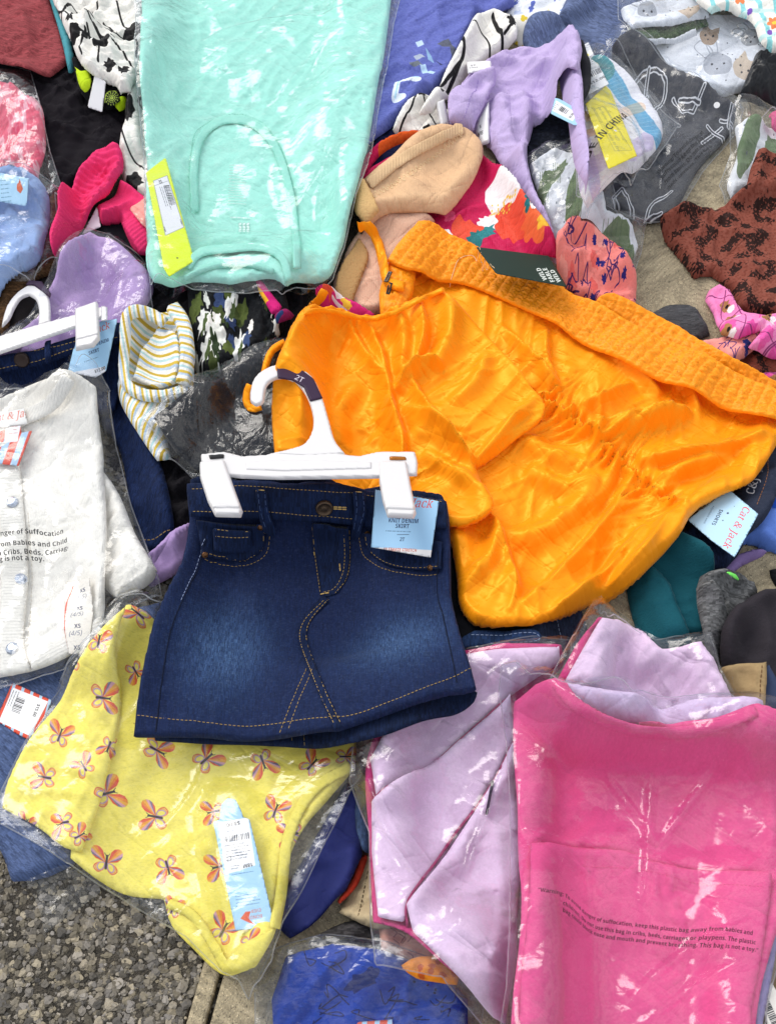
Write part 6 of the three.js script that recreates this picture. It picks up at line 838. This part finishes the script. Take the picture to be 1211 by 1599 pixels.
// ---- lavender pieces in bags
const lav = fabric('#efd0ec', { bump: 'weave', bs: 0.2 }), pinkTrim = fabric('#cf3f7e', { bump: 'weave' });
{
  const b = thing('plastic_bag', 'wide clear bag around the folded lavender pants below the denim skirt', 'bag');
  const out = [[552, 1160], [575, 1130], [660, 1060], [720, 1016], [890, 1000], [895, 1060], [826, 1120], [818, 1300], [812, 1560], [780, 1640], [744, 1590], [690, 1525], [586, 1506], [578, 1440], [576, 1300], [546, 1220]];
  bagBack(out, { parent: b });
  const s = thing('lavender_pants', 'folded lavender pants with pink lining edges in a clear bag', 'pants');
  cloth('pink_lining', { parent: s, out: [[574, 1180], [640, 1070], [716, 1018], [876, 1006], [880, 1040], [804, 1110], [806, 1520], [730, 1530], [626, 1452], [582, 1440], [576, 1310]], thick: 6, edge: 5, mat: pinkTrim });
  cloth('lower_layer', { parent: s, out: [[578, 1186], [645, 1074], [722, 1022], [872, 1010], [874, 1036], [790, 1090], [700, 1176], [588, 1250]], round: false, thick: 7, edge: 5, wr: [[3, 60, 140, 2], [1.2, 26, 130, 3, 'r']], mat: lav });
  cloth('middle_layer', { parent: s, out: [[580, 1250], [696, 1174], [796, 1084], [806, 1150], [770, 1222], [640, 1410], [630, 1440], [590, 1432], [580, 1330]], round: false, thick: 8, edge: 5, wr: [[3, 60, 120, 2], [1.4, 28, 110, 3, 'r']], mat: lav });
  cloth('front_leg', { parent: s, out: [[634, 1412], [770, 1220], [804, 1150], [812, 1320], [806, 1500], [788, 1600], [770, 1590], [740, 1555], [690, 1500], [644, 1454]], round: false, thick: 6, edge: 4, wr: [[4, 60, 100, 2], [2, 30, 95, 3, 'r']], mat: lav, folds: [[[[700, 1400], [720, 1330], [735, 1240]], 3, 8], [[[770, 1280], [780, 1400], [760, 1540]], 4, 9, 's']] });
  cord(s, [[580, 1252], [640, 1214], [696, 1176], [796, 1086]], pinkTrim, 1.3, { name: 'pink_piping', smooth: true }); cord(s, [[636, 1446], [635, 1413], [700, 1318], [770, 1221], [803, 1154]], pinkTrim, 1.3, { name: 'pink_piping', smooth: true });
  const mk = cloth('thread_mark', { parent: s, out: band([[769, 1218], [764, 1245], [759, 1272]], 4.5), thick: 1, edge: 1, cell: 0.0012, drape: 4, mat: fabric('#33263a') });
  bagFront(out, { parent: b, a: 120, wr: [[4, 70, 120, 2], [2.6, 38, 110, 3, 'r'], [1.1, 16, 80, 2.2, 'r'], [0.5, 9, 60, 2, 'r']], folds: [[[[560, 1190], [600, 1300], [660, 1390]], 5, 5], [[[700, 1440], [740, 1330], [790, 1200]], 4, 5], [[[600, 1200], [700, 1110], [800, 1040]], 4, 5]] });
}
{
  const b = thing('plastic_bag', 'clear bag with pointed corner over the small lavender top', 'bag');
  const out = [[856, 1066], [890, 1000], [924, 940], [938, 934], [960, 958], [1032, 1000], [1108, 988], [1122, 1040], [1160, 1120], [1100, 1160], [950, 1150]];
  bagBack(out, { parent: b, drape: 14 });
  const s = thing('lavender_shirt', 'lavender top with pink edge in the pointed clear bag', 'shirt');
  cloth('pink_edge', { parent: s, out: [[868, 1064], [898, 1008], [934, 962], [960, 975], [920, 1080]], round: false, thick: 5, edge: 4, mat: pinkTrim });
  cloth('body', { parent: s, out: [[880, 1066], [938, 966], [980, 974], [1004, 986], [1030, 1014], [1092, 1002], [1116, 1034], [1146, 1100], [1150, 1150], [960, 1140], [900, 1090]], round: false, thick: 6, edge: 5, wr: [[4, 60, 60, 2], [2, 26, 50, 3, 'r']], mat: lav, folds: [[[[1030, 1012], [1010, 1040], [1060, 1110]], 3, 5, 's'], [[[1092, 1004], [1090, 1040], [1130, 1100]], 3, 6]] });
  bagFront(out, { parent: b, a: 60, gap: 1.2, wr: [[4, 60, 60, 2], [2.6, 34, 50, 3, 'r'], [1, 15, 90, 2.2, 'r']] });
}
// ---- bottom right corner: khaki and its ticket
cloth('khaki_shorts', { label: 'khaki cotton shorts with grey lining beside the pink tee bag', cat: 'shorts', out: [[1185, 1500], [1215, 1440], [1290, 1440], [1290, 1660], [1190, 1660]], thick: 16, wr: cotton(60), mat: fabric('#8d7b62', { bump: 'twill' }) });
cloth('barcode_ticket', { label: 'white barcode ticket on khaki shorts beside the pink tee', cat: 'tag', out: [[1182, 1546], [1204, 1534], [1260, 1640], [1210, 1650]], round: false, thick: 0.5, edge: 0.6, rigid: true, flat: true, cell: 0.002, mat: paper('#e6e3dc'), print: { size: 192, bg: '#e6e2da', draw(c) { barcode(c, 1196, 1552, 50, 12, 66); } } });
// ---- pink tee in its bag
{
  const b = thing('plastic_bag', 'large clear bag with printed warning over the pink tee', 'bag');
  const out = [[778, 1080], [782, 1040], [806, 1034], [880, 1064], [1000, 1078], [1110, 1084], [1290, 1130], [1290, 1300], [1222, 1480], [1196, 1570], [1184, 1690], [762, 1690], [790, 1540], [796, 1300], [790, 1160]];
  bagBack(out, { parent: b });
  const s = thing('pink_tee', 'hot pink short-sleeved tee folded in a large clear bag', 't-shirt');
  const m = fabric('#ef5c96', { bump: 'knit', bs: 0.3 });
  cloth('lavender_lining', { parent: s, out: [[870, 1066], [980, 1080], [1100, 1090], [1190, 1096], [1190, 1140], [900, 1140]], thick: 5, edge: 4, wr: cotton(10), mat: fabric('#d9c2e4', { bump: 'knit' }) });
  cloth('side_layer', { parent: s, out: [[1180, 1110], [1290, 1130], [1270, 1300], [1212, 1480], [1190, 1600], [1186, 1690], [1150, 1690]], round: false, thick: 7, edge: 5, mat: fabric('#8d86b0', { bump: 'knit' }) });
  cloth('body', { ws: 1.1, parent: s, out: [[802, 1096], [840, 1066], [880, 1062], [900, 1088], [940, 1112], [990, 1128], [1050, 1130], [1110, 1122], [1150, 1108], [1180, 1098], [1215, 1108], [1280, 1120], [1270, 1300], [1204, 1480], [1180, 1590], [1176, 1690], [786, 1690], [800, 1560], [812, 1450], [808, 1300], [802, 1180]], thick: 8, edge: 7, drape: 10, cell: 0.0028, wr: [[4, 110, 80, 2.2], [1.6, 46, 70, 3, 'r']], mat: m, folds: [[[[820, 1318], [900, 1322], [990, 1332]], 4, 4, 's'], [[[1020, 1345], [1080, 1358], [1200, 1360]], 4, 4, 's'], [[[826, 1320], [822, 1400], [812, 1500]], 3, 4, 's'], [[[900, 1160], [980, 1220], [1020, 1330]], 3, 4, 's'], [[[1150, 1160], [1070, 1250], [1025, 1330]], 3, 4, 's'], [[[1195, 1170], [1200, 1260], [1198, 1350]], 3, 5]] });
  cloth('neckband', { parent: s, out: band([[868, 1066], [896, 1100], [940, 1124], [1000, 1142], [1060, 1144], [1120, 1134], [1180, 1108]], 20), thick: 2.4, edge: 2.6, cell: 0.002, drape: 6, mat: fabric('#ea5690', { bump: 'cable' }) });
  cloth('folded_sleeve', { parent: s, out: [[828, 1316], [900, 1322], [985, 1330], [1020, 1345], [1080, 1358], [1204, 1362], [1190, 1480], [1172, 1580], [1172, 1690], [800, 1690], [812, 1540]], round: false, thick: 5, edge: 4, cell: 0.003, drape: 10, wr: [[3, 80, 80, 2]], mat: m });
  stitches(s, [[905, 1352], [1000, 1358], [1080, 1378], [1196, 1386]], '#e8578f', { w: 0.6, len: 2 });
  bagFront(out, { parent: b, a: 70, cell: 0.0024, wr: [[5, 95, 70, 1.8], [2.4, 52, 60, 2.8, 'r'], [1.0, 22, 100, 2.2, 'r'], [0.5, 10, 40, 2, 'r']], folds: [[[[840, 1090], [930, 1200], [1020, 1320]], 4, 6], [[[1160, 1150], [1080, 1250], [1020, 1330]], 4, 6], [[[1020, 1180], [1010, 1260], [1000, 1420]], 4, 7], [[[980, 1560], [1080, 1480], [1180, 1440]], 4, 6], [[[1000, 1600], [1100, 1530], [1170, 1500]], 4, 6]] });
  cloth('printed_warning', { parent: b, noheap: true, label: 'black suffocation warning lettering in three lines', out: [[815, 1385], [1190, 1432], [1190, 1508], [810, 1460]], round: false, sheet: true, thick: 0.1, edge: 1, gap: 0.35, drape: 4, flat: true, mat: new THREE.MeshStandardMaterial({ roughness: 0.6 }), print: { size: 1536, bg: null, draw(c) { ['"Warning: To avoid danger of suffocation, keep this plastic bag away from babies and', 'children. Do not use this bag in cribs, beds, carriages or playpens. The plastic', 'bag could block nose and mouth and prevent breathing. This bag is not a toy."'].forEach((t, k) => text(c, t, k ? 866 - k * 0.5 : 826, 1413 + k * 11 + (k ? 7 : 0), 8.6, { rot: 7, style: 'bold', color: '#2a0d18' })); } } });
}
// ---- the denim skirt on its hanger
{
  const k = thing('denim_skirt', 'dark blue denim skirt with faded thighs and tan stitching', 'skirt');
  const dm = fabric('#1a2c54', { bump: 'twill', bs: 0.45, grain: 'denim', rough: 0.85 });
  const fade = (c, f, q) => {
    c.save(); c.setTransform(1, 0, 0, 1, 0, 0);
    const id = c.getImageData(0, 0, q.cw, q.ch), P1 = q.A(350, 1010), P2 = q.A(622, 1005), u = q.A(360, 1010)[0] - P1[0];
    for (let y = 0; y < q.ch; y++) for (let x = 0; x < q.cw; x++) {
      const o = (y * q.cw + x) * 4, g = (p, rx, ry, t) => { const dx = (x - p[0]) / u * 10, dy = (y - p[1]) / u * 10, a = dx * C(t) + dy * S(t), b = -dx * S(t) + dy * C(t); return Math.exp(-(a * a / (rx * rx) + b * b / (ry * ry))); };
      let w = 0.75 * g(P1, 64, 90, 0.15) + 0.7 * g(P2, 84, 58, -0.45);
      const th = wn(x >> 1, Math.floor(y / 26), 61) * 0.5 + wn(x, y >> 2, 62) * 0.5, slub = 0.75 + 0.5 * th; w *= 0.55 + 0.9 * wn(x >> 1, y >> 4, 63); w = Math.min(1, w);
      const r = (20 + 44 * w) * slub, gg = (33 + 58 * w) * slub, b = (67 + 64 * w) * slub; id.data[o] = r; id.data[o + 1] = gg; id.data[o + 2] = b; id.data[o + 3] = 255;
    }
    c.putImageData(id, 0, 0); c.restore();
  };
  cloth('back_panel', { parent: k, out: [[260, 1090], [700, 1040], [746, 1082], [742, 1094], [690, 1120], [600, 1148], [540, 1162], [470, 1168], [400, 1164], [240, 1156]], thick: 4, edge: 3, drape: 22, mat: fabric('#1a2a4e', { bump: 'twill', grain: 'denim' }) });
  stitches(k, [[455, 1145], [457, 1166]], '#8a7442', { w: 0.7 }); stitches(k, [[474, 1145], [476, 1167]], '#8a7442', { w: 0.7 });
  cloth('back_waistband', { parent: k, out: [[296, 748], [330, 742], [400, 748], [600, 758], [690, 772], [697, 790], [600, 785], [300, 775]], thick: 4, edge: 3, drape: 20, mat: fabric('#1a2a4e', { bump: 'twill', grain: 'denim' }) });
  const body = cloth('front_panel', { ws: 1, fs: 1, parent: k, out: [[291, 757], [330, 753], [366, 752], [450, 757], [588, 767], [640, 775], [697, 783], [701, 810], [703, 853], [704, 931], [718, 990], [737, 1050], [744, 1078], [700, 1086], [645, 1102], [590, 1122], [530, 1142], [450, 1152], [330, 1153], [208, 1151], [212, 1115], [224, 1040], [238, 977], [270, 905], [288, 862], [296, 811]], round: false, thick: 11, edge: 6, drape: 24, cell: 0.0022, wr: [[3, 80, 80, 2], [1, 32, 100, 3, 'r']], mat: dm, print: { size: 1280, bg: '#1a2c54', draw: fade }, folds: [[[[300, 930], [380, 940], [460, 945]], 2.5, 8], [[[640, 985], [680, 965], [700, 960]], 3.5, 8, 's'], [[[580, 880], [584, 930], [560, 960]], 2, 8] ] });
  cloth('waistband', { parent: k, out: [[291, 757], [330, 753], [366, 752], [450, 757], [588, 767], [640, 775], [697, 783], [700, 826], [640, 827], [560, 819], [482, 815], [400, 809], [340, 806], [298, 807]], round: false, thick: 3, edge: 2.4, drape: 8, cell: 0.0018, mat: dm, wr: [[1, 30, 10, 2]] });
  cloth('fly', { parent: k, out: [[486, 817], [544, 822], [546, 870], [542, 902], [528, 926], [506, 934], [500, 926]], round: false, thick: 1.0, edge: 1.4, drape: 3, gap: 0.3, cell: 0.0018, mat: dm });
  cloth('centre_seam', { parent: k, out: band([[510, 934], [480, 966], [472, 990], [482, 1030], [505, 1085], [528, 1138]], 13), thick: 1.0, edge: 1.4, drape: 3, gap: 0.3, cell: 0.0018, mat: dm });
  cloth('pocket_facing', { parent: k, label: 'scooped front pocket with a small coin pocket', out: [[306, 812], [412, 818], [414, 840], [410, 858], [396, 870], [374, 876], [316, 868]], thick: 1.4, edge: 1.6, drape: 6, cell: 0.0018, mat: dm });
  cloth('coin_pocket', { parent: k, out: [[332, 824], [392, 828], [390, 861], [334, 861]], round: false, thick: 1.3, edge: 1.3, drape: 5, cell: 0.0016, mat: dm });
  cloth('pocket_facing', { parent: k, out: [[566, 832], [690, 846], [688, 889], [640, 889], [600, 880], [576, 862]], thick: 1.4, edge: 1.6, drape: 6, cell: 0.0018, mat: dm });
  const gold = '#a98a4c';
  for (const l of [[[208, 1129], [330, 1129], [450, 1127], [542, 1118], [602, 1098], [662, 1074], [741, 1060]], [[300, 764], [366, 759], [450, 764], [520, 769], [588, 775], [694, 790]], [[302, 801], [400, 803], [482, 809], [560, 813]], [[487, 820], [492, 870], [500, 926]], [[536, 822], [538, 870], [534, 898], [520, 920], [502, 926]], [[545, 824], [546, 875], [540, 905], [522, 928]], [[505, 938], [476, 968], [468, 990], [478, 1030], [500, 1085], [523, 1137]], [[513, 936], [485, 968], [478, 990], [488, 1030], [510, 1085], [533, 1134]], [[478, 1044], [458, 1090], [437, 1146]], [[487, 1046], [468, 1090], [449, 1146]], [[414, 826], [410, 856], [396, 868], [374, 874], [318, 866]], [[421, 836], [416, 862], [400, 876], [376, 882], [318, 874]], [[568, 834], [576, 860], [600, 878], [640, 887], [686, 888]], [[560, 838], [568, 868], [596, 887], [640, 896], [686, 896]], [[334, 831], [390, 835]], [[334, 840], [390, 843]]]) stitches(k, l, gold, { w: 0.65, len: 2.4 });
  for (const l of [[[322, 842], [314, 872], [296, 915], [283, 942], [266, 988], [252, 1070], [245, 1146]], [[684, 862], [683, 931], [691, 960], [702, 1010], [713, 1066]]]) cord(k, l, dm, 0.6, { name: 'side_seam' });
  stitches(k, [[320, 842], [311, 872], [293, 915], [281, 942]], '#8d9cc0', { w: 0.6 });
  for (const o of [[[399, 763], [417, 765], [420, 800], [432, 834], [424, 839], [412, 832], [404, 805]], [[550, 767], [570, 769], [572, 802], [562, 838], [548, 837], [553, 802]]]) { const l = cloth('belt_loop', { parent: k, out: o, round: false, thick: 3, edge: 2, drape: 4, cell: 0.0014, mat: dm }); }
  for (const l of [[[403, 766], [407, 800], [416, 832]], [[414, 767], [417, 800], [427, 832]], [[555, 770], [557, 802], [552, 834]], [[566, 771], [568, 802], [559, 834]]]) stitches(k, l, '#30456f', { w: 0.8 });
  for (const l of [[[400, 768], [416, 769]], [[551, 771], [569, 773]], [[520, 792], [542, 793]], [[520, 795], [542, 796]], [[500, 928], [514, 926]], [[490, 860], [492, 872]], [[530, 880], [531, 892]]]) stitches(k, l, '#c9a763', { w: 1.3, len: 4, gap: 0.2 });
  const brass = new THREE.MeshStandardMaterial({ color: '#5a4a3c', metalness: 0.85, roughness: 0.42 }), cop = new THREE.MeshStandardMaterial({ color: '#6b4a30', metalness: 0.85, roughness: 0.4 });
  const bt = setDown(new THREE.Mesh(new THREE.LatheGeometry([[0, 0.003], [0.0022, 0.0031], [0.0026, 0.0024], [0.0052, 0.0026], [0.0062, 0.0036], [0.0074, 0.0036], [0.0081, 0.0026], [0.0082, 0]].map(p => new THREE.Vector2(...p)), 36), brass), 'button', 506, 793, k, 0.2);
  for (let q = 0; q < 16; q++) { const d = new THREE.Mesh(new THREE.SphereGeometry(0.0005, 8, 6), brass); d.position.set(0.0039 * C(q / 16 * TAU), 0.0027, 0.0039 * S(q / 16 * TAU)); put(d, 'button_bead', bt); }
  for (const [x, y] of [[321, 870], [407, 826], [573, 828], [671, 889]]) setDown(new THREE.Mesh(new THREE.LatheGeometry([[0, 0.0019], [0.0010, 0.0017], [0.0012, 0.0009], [0.0022, 0.0013], [0.0029, 0.0006], [0.003, 0]].map(p => new THREE.Vector2(...p)), 20), cop), 'rivet', x, y, k, 0.1);
}
cloth('price_tag', { label: 'light blue hang tag reading $12.00 clipped to the denim skirt', cat: 'tag', out: [[586, 765], [685, 783], [672, 871], [579, 855]], round: false, thick: 0.6, edge: 0.6, rigid: true, flat: true, lean: 0.3, rest: 0.999, up: 0.8, cell: 0.002, mat: paper('#9fc6e6'), print: { size: 640, bg: '#9fcaec', draw(c) { poly(c, [[581, 843], [674, 858], [671, 873], [578, 857]], '#eceaea'); text(c, 'Cat & Jack', 596, 784, 16.5, { rot: 9, style: 'italic', font: 'serif', color: '#d8483c' }); text(c, 'KNIT DENIM', 606, 810, 8, { rot: 9, style: 'bold', color: '#2c3f66' }); text(c, 'SKIRT', 617, 819, 8, { rot: 9, style: 'bold', color: '#2c3f66' }); greek(c, 602, 823, 52, 1, 4, 9, '#6a8db0', 1.2); poly(c, [[620, 831], [638, 833]], null, '#3d5578', 0.8); text(c, '2T', 624, 837, 7, { rot: 9, style: 'bold', color: '#2c3f66' }); text(c, 'ULTIMATE STRETCH', 599, 848, 5.6, { rot: 9, style: 'bold', color: '#c96a5a' }); barcode(c, 586, 849, 40, 8, 8); text(c, '$12.00', 640, 865, 7.5, { rot: 8, style: 'bold', color: '#23262c' }); } } });
clipHanger('clothes_hanger', 'white clip hanger with 2T size marker holding the denim skirt', {
  lean: 0.55, bar: [[313, 710], [350, 706], [378, 713], [415, 711], [440, 705], [520, 708], [560, 713], [590, 706], [648, 706], [652, 722], [651, 742], [588, 746], [440, 748], [376, 746], [350, 742], [315, 724]],
  hook: [[416, 710], [452, 702], [474, 694], [486, 676], [489, 655], [480, 622], [464, 600], [446, 591], [430, 592], [417, 602], [413, 618], [410, 630], [400, 634], [392, 628], [391, 610], [398, 590], [414, 577], [436, 570], [464, 574], [488, 590], [502, 618], [514, 658], [524, 690], [540, 710], [480, 714]],
  marker: [[431, 571], [448, 570], [466, 574], [490, 592], [504, 622], [484, 627], [474, 605], [456, 594], [434, 591]], size: ['2T', 461, 588, 13, 26], rib: [[384, 722], [440, 718], [580, 722], [580, 732], [440, 736], [384, 733]],
  clips: [[[[311, 722], [351, 718], [364, 756], [379, 797], [376, 806], [336, 805], [324, 782], [312, 745]], [[326, 711], [350, 709], [350, 715], [328, 717]], '#2e2e30', [[330, 786], [374, 787], [375, 794], [332, 793]]], [[[591, 721], [635, 721], [642, 760], [650, 800], [646, 808], [605, 806], [597, 782], [592, 752]], [[608, 713], [634, 713], [634, 718], [608, 718]], '#b06a24', [[600, 788], [646, 790], [647, 796], [602, 795]]]],
});
// ------------------------------------------------------------------ every thing's origin at its base
scene.updateMatrixWorld(true);
for (const o of [...scene.children]) {
  if (o.isLight || o.isInstancedMesh || o.userData.kind === 'structure' || !(o.isGroup || o.isMesh)) continue;
  const bb = new THREE.Box3().setFromObject(o); if (bb.isEmpty()) continue;
  const off = new THREE.Vector3((bb.min.x + bb.max.x) / 2, bb.min.y, (bb.min.z + bb.max.z) / 2);
  if (o.isMesh) o.geometry.translate(-off.x, -off.y, -off.z);
  for (const c of o.children) c.position.sub(off);
  o.position.add(off);
}
renderer.render(scene, camera);
